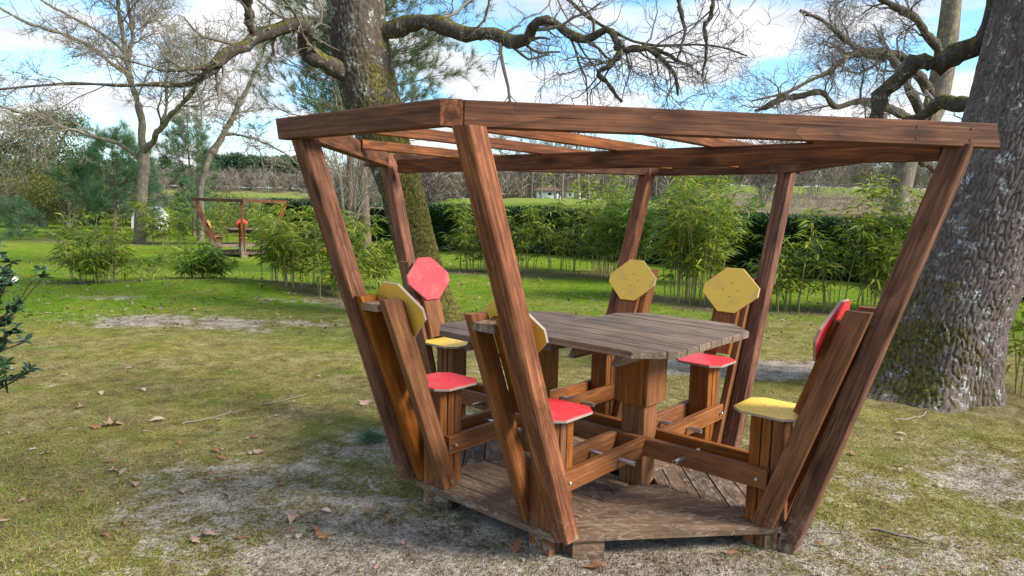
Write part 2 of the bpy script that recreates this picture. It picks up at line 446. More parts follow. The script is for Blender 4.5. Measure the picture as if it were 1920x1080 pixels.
SAND = [(-4.4, 9.3, 1.6, .62, 1.05), (-6.0, 11.0, .9, .25, .7), (-2.9, 11.0, .9, .45, .6), (-2.3, 9.3, .6, .3, .4),
        (-1.0, 3.85, 1.0, .75, .72), (0.1, 3.15, 1.7, .5, .85), (-.6, 4.6, .7, .6, .8), (-2.3, 4.15, .5, .28, .6),
        (-1.5, 5.4, .6, .35, .4), (-2.7, 6.8, .9, .35, .3), (2.75, 7.45, 1.15, .50, 1.5), (2.0, 4.2, .6, .6, .75), (3.3, 4.4, 1.3, .7, .6),
        (1.7, 3.2, 1.6, .6, .9), (.43, 4.14, 1.5, 1.5, .8), (0.1, 7.0, .55, .6, .8), (4.3, 5.9, .8, .5, .7), (-2.4, 3.0, .8, .3, .35)]
def sandmask(x, y):
    s = np.zeros_like(np.asarray(x, float))
    n = fbm(x * 1.6, y * 1.6, 21, 5) - 0.5
    for (cx_, cy_, rx, ry, k) in SAND:
        d = np.sqrt(((x - cx_) / rx) ** 2 + ((y - cy_) / ry) ** 2)
        s = np.maximum(s, k * np.clip(1.5 - d, 0, 1))
    s = s + n * 1.3
    return np.clip((s - 0.25) / 0.9, 0, 1)
def lawnmask(x, y):
    n = fbm(x * 0.5 + 3, y * 0.5, 31, 4) - 0.5
    return ss(7.3, 11.2, y + 1.0 * np.clip(-x - 3, -2, 4) * 0.15 + n * 4.5)
def barkmask(x, y):      # bare brown soil under the bamboo rows and round the trees
    s = 0 * np.asarray(x, float)
    for (x0, y0, x1, y1, w) in [(-1.3, 16.9, 2.4, 16.4, .8), (2.2, 12.9, 3.2, 11.6, .5), (3.6, 11.5, 6.4, 11.1, .45), (-7.8, 12.7, -5.6, 14.0, .35), (-4.8, 13.8, -2.5, 11.1, .4), (-22, 31.2, -14, 30.2, .5), (-20, 34, -17.5, 34, 1.2)]:
        t_ = np.clip(((x - x0) * (x1 - x0) + (y - y0) * (y1 - y0)) / ((x1 - x0) ** 2 + (y1 - y0) ** 2), 0, 1)
        d = np.hypot(x - x0 - t_ * (x1 - x0), y - y0 - t_ * (y1 - y0))
        s = np.maximum(s, 1 - ss(w * .5, w * 1.3, d))
    for (x0, y0, w) in [(3.83, 6.5, .85), (-1.05, 10, .6)]:
        s = np.maximum(s, 0.7 * (1 - ss(w * .6, w * 1.3, np.hypot(x - x0, y - y0))))
    return np.clip(s + (fbm(x * 2, y * 2, 41, 3) - .5) * .6 * (s > 0.02), 0, 1)

def axis(fine0, fine1, step, lo, hi, g=1.12):
    a = list(np.arange(fine0, fine1, step)); s = step
    while a[-1] < hi: s *= g; a.append(a[-1] + s)
    b = []; s = step; v = fine0
    while v > lo: s *= g; v -= s; b.append(v)
    return np.array(b[::-1] + a)
gx = axis(-6.5, 5.5, 0.05, -900, 900); gy = axis(1.6, 11.5, 0.05, -60, 1200)
GX, GY = np.meshgrid(gx, gy, indexing='xy')
GZ = H0(GX, GY)
GS = sandmask(GX, GY)
near = 1 - ss(8, 14, np.hypot(GX, GY))
GZ = GZ + near * (0.030 * (fbm(GX * 3.2, GY * 3.2, 5, 3) - .5) + 0.016 * (fbm(GX * 11, GY * 11, 9, 2) - .5)) - 0.018 * GS * near
nx, ny = len(gx), len(gy)
idx = np.arange(nx * ny).reshape(ny, nx)
F = np.stack([idx[:-1, :-1], idx[:-1, 1:], idx[1:, 1:], idx[1:, :-1]], -1).reshape(-1, 4)
me = raw_mesh('ground', np.stack([GX, GY, GZ], -1).reshape(-1, 3), F, True)
for nm, arr in (('sand', GS), ('lawn', lawnmask(GX, GY)), ('soil', barkmask(GX, GY))):
    at = me.attributes.new(nm, 'FLOAT', 'POINT'); at.data.foreach_set('value', arr.astype(np.float32).ravel())
QH = (GX - 5.6) * 0.723 + (GY - 18.6) * 0.69
bank = ss(0.18, 0.27, GX / np.maximum(GY, 1)) * ss(2.5, 6.0, QH) * (1 - ss(62, 72, GY))
bank = np.maximum(bank, .25 * ss(8, 14, QH) * ss(-.12, -.04, GX / np.maximum(GY, 1)) * (1 - ss(60, 300, GY)))
bank = np.maximum(bank, ss(395, 405, GY))
at = me.attributes.new('bank', 'FLOAT', 'POINT'); at.data.foreach_set('value', bank.astype(np.float32).ravel())
def H(x, y):
    z = H0(x, y); x = np.asarray(x, float); y = np.asarray(y, float)
    nr = 1 - ss(8, 14, np.hypot(x, y))
    return z + nr * (0.030 * (fbm(x * 3.2, y * 3.2, 5, 3) - .5) + 0.016 * (fbm(x * 11, y * 11, 9, 2) - .5)) - 0.018 * sandmask(x, y) * nr

t = NT('park_ground')
A = lambda nm: t.n('Attribute', attribute_name=nm).outputs['Fac']
p = t.pos()
n_fine = t.noise(p, 42.0, 4.0, 0.75); n_mid = t.noise(p, 6.0, 5.0, 0.7, 0.4); n_big = t.noise(p, 1.1, 4.0, 0.65)
n_blade = t.noise(t.mapping(p, (1, 0.4, 1)), 110.0, 2.0, 0.7)
tex = t.math('ADD', t.math('MULTIPLY', n_mid, 0.5), t.math('ADD', t.math('MULTIPLY', n_fine, 0.42), t.math('MULTIPLY', n_blade, 0.25)))
tex = t.math('SUBTRACT', tex, 0.085)
moss = t.ramp(tex, [(0.37, (0.085, 0.064, 0.030)), (0.45, (0.205, 0.160, 0.060)), (0.53, (0.315, 0.255, 0.110)), (0.62, (0.46, 0.385, 0.235))])
mossg = t.ramp(tex, [(0.37, (0.078, 0.080, 0.016)), (0.50, (0.230, 0.215, 0.036)), (0.62, (0.38, 0.335, 0.095))])
moss = t.mix(t.ramp(t.math('ADD', t.math('MULTIPLY', n_big, 0.6), t.math('MULTIPLY', n_mid, 0.4)), [(0.45, 0.0), (0.59, 0.85)]), moss, mossg)
n_patch = t.noise(p, 2.6, 3.0, 0.6)
moss = t.mix(t.math('MULTIPLY', t.ramp(n_patch, [(0.56, 0.0), (0.68, 1.0)]), 0.6), moss, (0.115, 0.165, 0.018))
lawn = t.ramp(tex, [(0.36, (0.070, 0.130, 0.010)), (0.5, (0.150, 0.255, 0.017)), (0.64, (0.27, 0.325, 0.038))])
lawn = t.mix(t.math('MULTIPLY', t.ramp(n_big, [(0.48, 0.0), (0.64, 1.0)]), 0.6), lawn, (0.29, 0.27, 0.05))
c = t.mix(A('lawn'), moss, lawn)
sand = t.ramp(tex, [(0.37, (0.100, 0.078, 0.060)), (0.45, (0.245, 0.202, 0.160)), (0.54, (0.44, 0.380, 0.310)), (0.63, (0.64, 0.57, 0.475))])
sf = t.ramp(t.math('ADD', A('sand'), t.math('ADD', t.math('MULTIPLY', t.math('SUBTRACT', n_big, 0.5), 0.9), t.math('ADD', t.math('MULTIPLY', t.math('SUBTRACT', n_mid, 0.5), 1.9), t.math('MULTIPLY', t.math('SUBTRACT', n_fine, 0.5), 1.6)))), [(0.36, 0.0), (0.74, 1.0)])
c = t.mix(t.math('MULTIPLY', sf, 0.95), c, sand)
soil = t.ramp(tex, [(0.38, (0.06, 0.04, 0.028)), (0.62, (0.28, 0.205, 0.14))])
c = t.mix(t.math('MULTIPLY', A('soil'), 0.8), c, soil)
bk = t.ramp(t.noise(p, 0.35, 4.0, 0.7), [(0.35, (0.13, 0.10, 0.06)), (0.5, (0.25, 0.195, 0.12)), (0.65, (0.20, 0.20, 0.07))])
c = t.mix(A('bank'), c, bk)
h = t.math('ADD', t.math('MULTIPLY', n_mid, 0.7), t.math('ADD', n_fine, t.math('MULTIPLY', n_blade, 0.6)))
ground = link('ground', me, t.done(c, 0.95, t.bump(h, 1.0, 0.035), spec=0.03))
tag(ground, kind='structure')

# the lake beyond the lawn
V = np.array([(-620, 60, 0.0), (40, 60, 0.0), (40, 410, 0.0), (-620, 410, 0.0)])
t = NT('lake_water')
lake = link('lake', raw_mesh('lake', V, np.array([[0, 1, 2, 3]])), t.done((0.06, 0.075, 0.08), 0.08, t.bump(t.noise(t.pos(), 0.8, 4.0), 0.15, 0.2)))
tag(lake, kind='structure')

# ------------------------------------------------------------------ the picnic pavilion
def beam(name, p0, p1, w, h, ref, mat, parent, n0=None, n1=None, ch=0.004):
    """Squared timber from p0 to p1. w is measured across the reference direction, h along it;
    n0/n1 are optional end-cut plane normals. Local X runs along the timber."""
    p0 = np.array(p0, float); p1 = np.array(p1, float); ref = np.array(ref, float)
    ax = unit(p1 - p0); hz = unit(ref - (ref @ ax) * ax); wy = np.cross(hz, ax)
    mid = (p0 + p1) / 2
    sec = []
    for sy, sz in ((1, 1), (-1, 1), (-1, -1), (1, -1)):
        a_ = (sy * (w / 2 - ch), sz * h / 2); b_ = (sy * w / 2, sz * (h / 2 - ch))
        sec += [b_, a_] if sy * sz > 0 else [a_, b_]
    V = []
    for (pp, nn) in ((p0, n0), (p1, n1)):
        nn = ax if nn is None else np.array(nn, float)
        for (yy, zz) in sec:
            q = mid + wy * yy + hz * zz
            s = ((pp - q) @ nn) / (ax @ nn)
            V.append(((q + ax * s - mid) @ ax, yy, zz))
    F = [[k, (k + 1) % 8, 8 + (k + 1) % 8, 8 + k] for k in range(8)] + [list(range(7, -1, -1)), list(range(8, 16))]
    m_ = bpy.data.meshes.new(name); m_.from_pydata(V, [], F); m_.update()
    bm = bmesh.new(); bm.from_mesh(m_); bmesh.ops.recalc_face_normals(bm, faces=bm.faces); bm.to_mesh(m_); bm.free()
    o = link(name, m_, mat, parent)
    o.matrix_basis = Matrix(((ax[0], wy[0], hz[0], mid[0]), (ax[1], wy[1], hz[1], mid[1]), (ax[2], wy[2], hz[2], mid[2]), (0, 0, 0, 1)))
    return o

def child_local(o, parent):
    """keep the placement of a piece given in the pavilion's frame when it becomes a sub-part"""
    m = o.matrix_basis.copy()
    o.parent = parent
    o.matrix_basis = parent.matrix_basis.inverted() @ m
    return o

def slab(name, poly, z0, z1, mat, parent, edge_mat=None, ch=0.003, xdir=(1, 0)):
    """polygonal plank lying flat with a small arris; local X along xdir"""
    poly = np.array(poly, float); c = poly.mean(0)
    xd = np.array(xdir, float); xd /= np.linalg.norm(xd); yd = np.array([-xd[1], xd[0]])
    loc = np.stack([(poly - c) @ xd, (poly - c) @ yd], -1)
    area = 0.5 * np.sum(loc[:, 0] * np.roll(loc[:, 1], -1) - np.roll(loc[:, 0], -1) * loc[:, 1])
    if area < 0: loc = loc[::-1]
    n = len(loc); zc = (z0 + z1) / 2
    cen = loc.mean(0); d = loc - cen
    ins = cen + d * (1 - ch / np.maximum(np.linalg.norm(d, axis=1, keepdims=True), 1e-6) * 1.2)
    V = [(*q, z0 - zc) for q in loc] + [(*q, z1 - zc - ch) for q in loc] + [(*q, z1 - zc) for q in ins]
    F = [list(range(n - 1, -1, -1))] + [[k, (k + 1) % n, n + (k + 1) % n, n + k] for k in range(n)] + [[n + k, n + (k + 1) % n, 2 * n + (k + 1) % n, 2 * n + k] for k in range(n)] + [list(range(2 * n, 3 * n))]
    m_ = bpy.data.meshes.new(name); m_.from_pydata(V, [], F)
    m_.materials.append(mat)
    if edge_mat is not None:
        m_.materials.append(edge_mat)
        for k in range(n): m_.polygons[1 + k].material_index = 1
    m_.update()
    o = link(name, m_, None, parent)
    o.matrix_basis = Matrix(((xd[0], yd[0], 0, c[0]), (xd[1], yd[1], 0, c[1]), (0, 0, 1, zc), (0, 0, 0, 1)))
    return o

def clip(poly, a, b, c):
    """keep a*x+b*y>=c"""
    out = []
    for k in range(len(poly)):
        p_, q_ = poly[k], poly[(k + 1) % len(poly)]
        dp = a * p_[0] + b * p_[1] - c; dq = a * q_[0] + b * q_[1] - c
        if dp >= 0: out.append(p_)
        if dp * dq < 0:
            s = dp / (dp - dq); out.append((p_[0] + (q_[0] - p_[0]) * s, p_[1] + (q_[1] - p_[1]) * s))
    return out

def lathe_rod(name, p0, p1, r, mat, parent, sides=12, hollow=True):
    p0 = np.array(p0, float); p1 = np.array(p1, float)
    ax = unit(p1 - p0); L = np.linalg.norm(p1 - p0)
    ref = np.array([0, 0, 1.0]) if abs(ax[2]) < .9 else np.array([1.0, 0, 0])
    hy = unit(np.cross(ref, ax)); hz = np.cross(ax, hy)
    prof = [(-L / 2 + .02, r * .6), (-L / 2, r * .6), (-L / 2, r), (L / 2, r), (L / 2, r * .6), (L / 2 - .02, r * .6)] if hollow else [(-L / 2, r * .01), (-L / 2, r * .85), (-L / 2 + .12 * r, r), (L / 2 - .12 * r, r), (L / 2, r * .85), (L / 2, r * .01)]
    V = [(x_, rr * math.cos(2 * math.pi * k / sides), rr * math.sin(2 * math.pi * k / sides)) for x_, rr in prof for k in range(sides)]
    F = [[j * sides + k, j * sides + (k + 1) % sides, (j + 1) * sides + (k + 1) % sides, (j + 1) * sides + k] for j in range(len(prof) - 1) for k in range(sides)]
    m_ = bpy.data.meshes.new(name); m_.from_pydata(V, [], F); m_.update()
    o = link(name, m_, mat, parent)
    mid = (p0 + p1) / 2
    o.matrix_basis = Matrix(((ax[0], hy[0], hz[0], mid[0]), (ax[1], hy[1], hz[1], mid[1]), (ax[2], hy[2], hz[2], mid[2]), (0, 0, 0, 1)))
    return o

def make_pavilion():
    root = empty('picnic_pavilion')
    a, b, L = 0.375, 0.777, 1.112
    ST = {  # centre, outward, post side (tangential), lean of boards, lean of post, seat colour, back colour
        'A': ((a, -b), (0, -1), (1, 0), .385, .3725, 'red', 'yellow'),
        'B': ((-a, -b), (0, -1), (-1, 0), .385, .360, 'red', 'yellow'),
        'D': ((-a, b), (0, 1), (-1, 0), .385, .366, 'red', 'yellow'),
        'E': ((a, b), (0, 1), (1, 0), .385, .366, 'red', 'yellow'),
        'C': ((-L, 0), (-1, 0), None, .333, .300, 'yellow', 'red'),
        'F': ((L, 0), (1, 0), None, .333, .300, 'yellow', 'red')}
    Z = np.array([0, 0, 1.0])
    for key, (c, u, side, mb, mp, scol, bcol) in ST.items():
        c = np.array([*c, 0.0]); u = np.array([*u, 0.0]); t_ = np.cross(Z, u)
        # laminated seat column: a core with a board on either cheek
        core = beam('seat_column', c + Z * -.22, c + Z * .627, .134, .044, u, M['board'], root)
        for s in (-1, 1):
            child_local(beam('board', c + u * s * .0545 + Z * -.22, c + u * s * .0545 + Z * (.627 - .001), .130, .052, u, M['board'], root), core)
        # seat
        hs, cc = .155, .055
        P8 = [(hs, -hs + cc), (hs, hs - cc), (hs - cc, hs), (-hs + cc, hs), (-hs, hs - cc), (-hs, -hs + cc), (-hs + cc, -hs), (hs - cc, -hs)]
        st = slab('seat', [(c + u * x_ + t_ * y_)[:2] for x_, y_ in P8], .628, .642, M[scol], root, M['edge'], ch=.002)
        st['label'] = scol + ' octagonal seat board'
        for dx, dy in ((.04, 0), (-.04, 0), (0, .04), (0, -.04)):
            child_local(lathe_rod('screw', c + u * dx + t_ * dy + Z * .638, c + u * dx + t_ * dy + Z * .6428, .0045, M['dark'], root, 8, False), st)
        # leaning back frame: two side boards and the cap between them
        z0, z1 = .086, (1.13 if side else 1.165)
        ob = .033 if side else .020
        rb = lambda z, off=0.0: c + u * (ob + mb * (z - .08) + off) + Z * z
        # cap rests between the boards
        capz = z1 - .045
        cap = beam('back_cap', rb(capz, -.045) + t_ * 0 + 0 * u, rb(capz, -.045) + u * .115, .128, .034, Z, M['deck'], root)
        for s in (-1, 1):
            child_local(beam('side_board', rb(z0) + t_ * s * .0905, rb(z1) + t_ * s * .0905, .045, .100, u, M['board'], root, Z, Z), cap)
        # back panel and octagonal backrest on the inner edges of the side boards
        nb = unit(u - Z * (mb * 1.0) * (u @ u) * 1.0)            # outward normal of the leaning plane
        nb = unit(u * 1.0 - Z * mb)
        pan = beam('back_panel', rb(.658, -.075), rb(1.105, -.075), .150, .034, u, M['board'], root)
        bc = rb(1.045, -.075) - nb * (.017 + .008)
        ex = t_; ey = unit(np.cross(nb, ex)); ey = ey if ey[2] > 0 else -ey
        O8 = [(.19, -.03), (.19, .03), (.058, .15), (-.058, .15), (-.19, .03), (-.19, -.03), (-.058, -.15), (.058, -.15)]
        br = slab('backrest', O8, -.007, .007, M[bcol], root, M['edge'], ch=.002)
        nin = -nb
        ex2 = np.cross(ey, nin)
        br.matrix_basis = Matrix(((ex2[0], ey[0], nin[0], bc[0]), (ex2[1], ey[1], nin[1], bc[1]), (ex2[2], ey[2], nin[2], bc[2]), (0, 0, 0, 1)))
        br['label'] = bcol + ' octagonal backrest panel'
        for dx, dy in ((.05, 0), (-.05, 0), (0, .045), (0, -.045)):
            q = bc + ex2 * dx + ey * dy
            child_local(lathe_rod('screw', q + nin * .003, q + nin * .0078, .0045, M['dark'], root, 8, False), br)
        # tall leaning post
        if side is not None:
            sd = np.array([*side, 0.0])
            base = c + sd * .162
            pr = lambda z: base + u * (.093 + mp * (z - .109)) + Z * z
        else:
            pr = lambda z: c + u * (.118 + mp * (z + .02)) + Z * z
        ztop = {'C': 1.925}.get(key, 1.868)
        beam('leaning_post', pr(.088 if side is not None else -.09), pr(ztop), .090, .092, u, M['post'], root, Z, Z, ch=.006)
    # foot beams, running in pairs between the columns
    zt_, hb = .363, .098
    zc = zt_ - hb / 2
    for s in (-1, 1):
        beam('foot_beam', (-1.145, s * .0885, zc), (1.145, s * .0885, zc), .04, hb, Z, M['board'], root)
    for sx in (-1, 1):
        for sy in (-1, 1):
            for s in (-1, 1):
                x_ = sx * a + s * .0885
                beam('foot_beam', (x_, sy * .832, zc - .001), (x_, sy * .1095, zc - .001), .04, hb, Z, M['board'], root)
                lathe_rod('bolt', (sx * a + s * .108, sy * .79, zc), (sx * a + s * .128, sy * .79, zc), .008, M['steel'], root, 10, False)
            y_ = sy * .36
            lathe_rod('foot_bar', (sx * a - .2, y_, .315), (sx * a + .2, y_, .315), .0125, M['steel'], root)
        lathe_rod('foot_bar', (sx * .71, -.2, .315), (sx * .71, .2, .315), .0125, M['steel'], root)
        for s in (-1, 1):
            lathe_rod('bolt', (sx * 1.10, s * .108, zc), (sx * 1.10, s * .128, zc), .008, M['steel'], root, 10, False)
    # two tables
    for sx, ztab, zb in ((1, .925, .530), (-1, .848, .455)):
        cx_ = sx * a
        core = beam('table_column', (cx_, 0, -.22), (cx_, 0, zb + .02), .060, .130, (0, 1, 0), M['board'], root)
        for s in (-1, 1):
            child_local(beam('board', (cx_ + s * .0515, 0, -.22), (cx_ + s * .0515, 0, zb + .02), .042, .136, (0, 1, 0), M['board'], root), core)
        box = beam('column_casing', (cx_, 0, zb), (cx_, 0, ztab - .036), .160, .212, (0, 1, 0), M['board'], root)
        for s in (-1, 1):
            child_local(beam('board', (cx_ + s * .093, 0, zb + .003), (cx_ + s * .093, 0, ztab - .036), .024, .205, (0, 1, 0), M['board'], root), box)
        hx, hy, k = .43, .555, .16
        oct_ = [(cx_ + x_, y_) for x_, y_ in ((hx, -hy + k), (hx, hy - k), (hx - k, hy), (-hx + k, hy), (-hx, hy - k), (-hx, -hy + k), (-hx + k, -hy), (hx - k, -hy))]
        bat = None
        for s in (-1, 1):
            bo = beam('table_batten', (cx_ + s * .130, -.44, ztab - .072), (cx_ + s * .130, .44, ztab - .072), .045, .072, Z, M['table'], root, (0, 1, -.9), (0, 1, .9))
            bat = bat or bo
        w_ = 2 * hy / 9
        for j in range(9):
            y0 = -hy + j * w_ + .0035; y1 = -hy + (j + 1) * w_ - .0035
            pl = clip(clip(oct_, 0, 1, y0), 0, -1, -y1)
            jit = RND.uniform(-.0015, .0015)
            child_local(slab('plank', pl, ztab - .034 + jit, ztab + jit, M['table'], root), bat)
    # deck: mitred sectors of planks round the two table columns
    A_, F_, E_ = (.483, -.877), (1.247, 0.0), (.483, .877)
    B_, C_, D_ = (-.483, -.877), (-1.247, 0.0), (-.483, .877)
    R_, L_ = (a, 0.0), (-a, 0.0)
    zd0, zd1 = .052, .084
    frame = beam('deck_frame', (-1.15, 0, .0), (1.15, 0, .0), .06, .10, Z, M['deck'], root)
    for q in (A_, B_, D_, E_):
        rr = np.array(q); inn = np.array((a if q[0] > 0 else -a, 0))
        d_ = rr - inn
        child_local(beam('joist', (*(inn + d_ * .12), .0), (*(inn + d_ * .86), .0), .06, .10, Z, M['deck'], root), frame)
    for (poly, p_, q_) in (((A_, F_, R_), A_, F_), ((F_, E_, R_), F_, E_), ((E_, D_, L_, R_), E_, D_), ((D_, C_, L_), D_, C_), ((C_, B_, L_), C_, B_), ((B_, A_, R_, L_), B_, A_)):
        p_ = np.array(p_); q_ = np.array(q_); e = unit(q_ - p_); nrm = np.array([-e[1], e[0]])
        cen = np.mean(np.array(poly), 0)
        if (cen - p_) @ nrm < 0: nrm = -nrm
        depth = max((np.array(v) - p_) @ nrm for v in poly)
        w_ = .122; j = 0
        pin = np.array(poly)                       # shrink a little so the mitres stay open
        pin = [tuple(cen + (v - cen) * .9955) for v in pin]
        while j * w_ < depth - .13:
            d0 = j * w_; d1 = min((j + 1) * w_ - .007, depth - .10)
            pl = clip(clip(pin, nrm[0], nrm[1], nrm @ p_ + d0), -nrm[0], -nrm[1], -(nrm @ p_ + d1))
            if len(pl) >= 3:
                jit = RND.uniform(-.002, .002)
                child_local(slab('plank', pl, zd0 + jit, zd1 + jit, M['deck'], root, xdir=tuple(e)), frame)
            j += 1
    # footing boards under the outer deck corners
    for (p_, q_) in ((A_, F_), (F_, E_), (E_, D_), (D_, C_), (C_, B_), (B_, A_)):
        p_ = np.array(p_); q_ = np.array(q_); e = unit(q_ - p_); nrm = np.array([-e[1], e[0]])
        if nrm @ p_ > 0: nrm = -nrm
        Lq = np.linalg.norm(q_ - p_)
        for (s0_, s1_) in ((.09, .24), (Lq - .13, Lq - .09)):
            g0 = p_ + e * s0_ + nrm * .035; g1 = p_ + e * s1_ + nrm * .035
            child_local(beam('footing_board', (*g0, -.035), (*g1, -.035), .035, .17, Z, M['deck'], root), frame)
    # roof ring, very slightly out of level
    hr, th = .095, .062
    zc_ = lambda x_, y_: 1.842 + .0085 * x_ - .0137 * y_ + hr / 2
    e = unit(np.array([1.46, 1.68])); n_ = np.array([e[1], -e[0]])
    P3 = lambda x_, y_, dz=0.0: (x_, y_, zc_(x_, y_) + dz)
    for sg in (1, -1):          # the ring is the same after half a turn
        yl = -1.569 * sg
        beam('roof_beam', P3(-.615 * sg, yl), P3((.465 + e[0] / e[1] * .031) * sg, yl), th, hr, Z, M['ring'], root, (1, .12, .25 * sg), (n_[0], n_[1], 0))
        c0 = np.array([.465, -1.60]) - n_ * th / 2
        q0 = c0 + e * ((-1.534 - c0[1]) / e[1]); q1 = np.array([.465, -1.60]) + e * 2.225 - n_ * th / 2
        beam('roof_beam', P3(*(q0 * sg), -.001), P3(*(q1 * sg), -.001), th, hr, Z, M['ring'], root, (0, 1, 0), (1, .3, .25 * sg))
        m_ = np.array([e[1], e[0]])
        c1 = np.array([.465, 1.60]) - m_ * th / 2; e2 = np.array([e[0], -e[1]])
        g0 = c1 + e2 * ((-(th + .002) - (c1 - np.array([.465, -1.60])) @ n_) / (e2 @ n_)); g1 = c1 + e2 * ((c1[1] - 1.534) / e[1])
        beam('roof_beam', P3(*(g0 * sg), -.002), P3(*(g1 * sg), -.002), th, hr, Z, M['ring'], root, (n_[0], n_[1], 0), (0, 1, 0))
    beam('cross_beam', (-1.665, 0, 1.831), (1.728, 0, 1.852), .048, .096, Z, M['ring'], root)
    for x_ in (-1.12, -.36, .165, .715, 1.21):
        ym = 1.530 if abs(x_) < .45 else 1.50 - (abs(x_) - .47) * 1.150
        beam('rafter', (x_, -ym, zc_(x_, -ym) + .024), (x_, ym, zc_(x_, ym) + .024), .038, .056, Z, M['ring'], root)
    zr = 1.905
    # screw heads on the visible beam ends
    for (x_, y_) in ((1.80, .00), (1.66, -.185)):
        for dz in (-.022, .022):
            q = np.array([x_, y_, zr + dz])
            # project to the outer face of the A-F beam
            f0 = np.array([.465, -1.600]); q[:2] = f0 + e * ((q[:2] - f0) @ e)
            nn = np.array([n_[0], n_[1], 0])
            lathe_rod('screw', q - nn * .004, q + nn * .002, .006, M['dark'], root, 8, False)
    return root

def copy_tree(o, parent=None):
    c_ = o.copy(); COL.objects.link(c_)
    if parent is not None:
        c_.parent = parent
        c_.matrix_parent_inverse = o.matrix_parent_inverse.copy()
    for ch_ in o.children: copy_tree(ch_, c_)
    return c_

pav = make_pavilion()
pav.location = (PAV[0], PAV[1], 0); pav.rotation_euler = (0, 0, PAV_RZ)
tag(pav, 'large brown timber picnic pavilion in front with red and yellow seats', 'pavilion', 'timber picnic pavilions')
pav2 = copy_tree(pav)
pav2.location = (-9.70, 26.0, float(H(-9.7, 26.0)) + .05); pav2.rotation_euler = (0, 0, -1.217)
tag(pav2, 'small distant timber picnic pavilion seen behind the bamboo on the lawn', 'pavilion', 'timber picnic pavilions')
# ------------------------------------------------------------------ trees: limb lines (x, y, z, radius) in metres
OAK_R = [(3.81, 6.5, -0.21, 0.645), (3.83, 6.5, -0.06, 0.564), (3.86, 6.5, 0.12, 0.531), (3.9, 6.5, 0.42, 0.511), (3.93, 6.5, 0.66, 0.502), (4.08, 6.5, 1.1, 0.483), (4.22, 6.5, 1.58, 0.464), (4.36, 6.5, 2.01, 0.454), (4.49, 6.5, 2.51, 0.449), (4.54, 6.5, 2.97, 0.44), (4.58, 6.5, 3.41, 0.435), (4.57, 6.5, 4.07, 0.421), (4.52, 6.5, 5.12, 0.401), (4.49, 6.6, 6.39, 0.34)]
OAK_R_limb = [(4.34, 6.5, 4.53, 0.191), (4.35, 6.7, 4.0, 0.148), (4.41, 6.9, 3.65, 0.122), (4.43, 7.0, 3.45, 0.108), (4.4, 7.1, 3.25, 0.104), (4.25, 7.2, 3.1, 0.101), (4.09, 7.3, 3.01, 0.091), (3.92, 7.3, 3.02, 0.086), (3.82, 7.4, 2.9, 0.082), (3.73, 7.5, 2.78, 0.077), (3.66, 7.5, 2.6, 0.072), (3.69, 7.6, 2.37, 0.061), (3.64, 7.7, 2.18, 0.045), (3.44, 7.8, 2.1, 0.029)]
OAK_R_limb2 = [(4.42, 6.7, 3.19, 0.089), (4.74, 7.5, 2.75, 0.083), (4.78, 8.0, 2.74, 0.082), (4.75, 8.3, 2.8, 0.073), (4.69, 8.5, 2.68, 0.056), (4.59, 8.7, 2.66, 0.032), (4.48, 9.0, 2.79, 0.02)]
OAK_C = [(-1.05, 10.0, -0.16, 0.471), (-1.09, 10.0, -0.01, 0.397), (-1.15, 10.0, 0.22, 0.368), (-1.22, 10.0, 0.52, 0.353), (-1.37, 10.0, 1.03, 0.346), (-1.56, 10.0, 1.75, 0.353), (-1.81, 10.0, 2.46, 0.368), (-1.98, 10.0, 3.02, 0.39), (-2.1, 10.0, 3.58, 0.397), (-2.15, 10.0, 4.06, 0.382), (-2.17, 10.0, 4.6, 0.368), (-2.23, 10.0, 5.86, 0.324), (-2.13, 10.0, 7.45, 0.265), (-2.24, 10.0, 8.98, 0.191)]
OAK_C_left = [(-1.99, 10.0, 2.95, 0.147), (-2.23, 9.8, 3.16, 0.123), (-2.42, 9.7, 3.28, 0.107), (-2.6, 9.6, 3.37, 0.099), (-2.73, 9.5, 3.5, 0.091), (-2.69, 9.4, 3.6, 0.09), (-2.58, 9.3, 3.63, 0.082), (-2.64, 9.3, 3.69, 0.082), (-2.78, 9.2, 3.67, 0.088), (-2.94, 9.1, 3.56, 0.087), (-3.14, 9.0, 3.49, 0.086), (-3.26, 8.9, 3.34, 0.079), (-3.42, 8.8, 3.22, 0.071), (-3.51, 8.7, 3.09, 0.064), (-3.62, 8.6, 2.94, 0.051), (-3.8, 8.5, 2.84, 0.031), (-4.09, 8.4, 2.81, 0.025), (-4.45, 8.3, 2.78, 0.021), (-4.87, 8.2, 2.78, 0.018), (-5.16, 8.1, 2.74, 0.013), (-5.68, 8.0, 2.66, 0.009)]
OAK_C_left2 = [(-3.15, 9.0, 3.5, 0.053), (-3.18, 8.9, 3.61, 0.052), (-3.15, 8.8, 3.8, 0.058), (-3.07, 8.7, 4.07, 0.058), (-3.07, 8.6, 4.5, 0.044), (-3.17, 8.5, 4.91, 0.025)]
OAK_C_left3 = [(-3.45, 8.8, 3.17, 0.052), (-3.49, 8.5, 3.04, 0.037), (-3.61, 8.3, 2.99, 0.024), (-3.84, 8.2, 2.94, 0.018), (-4.1, 8.1, 2.99, 0.012), (-4.39, 8.0, 3.07, 0.007)]
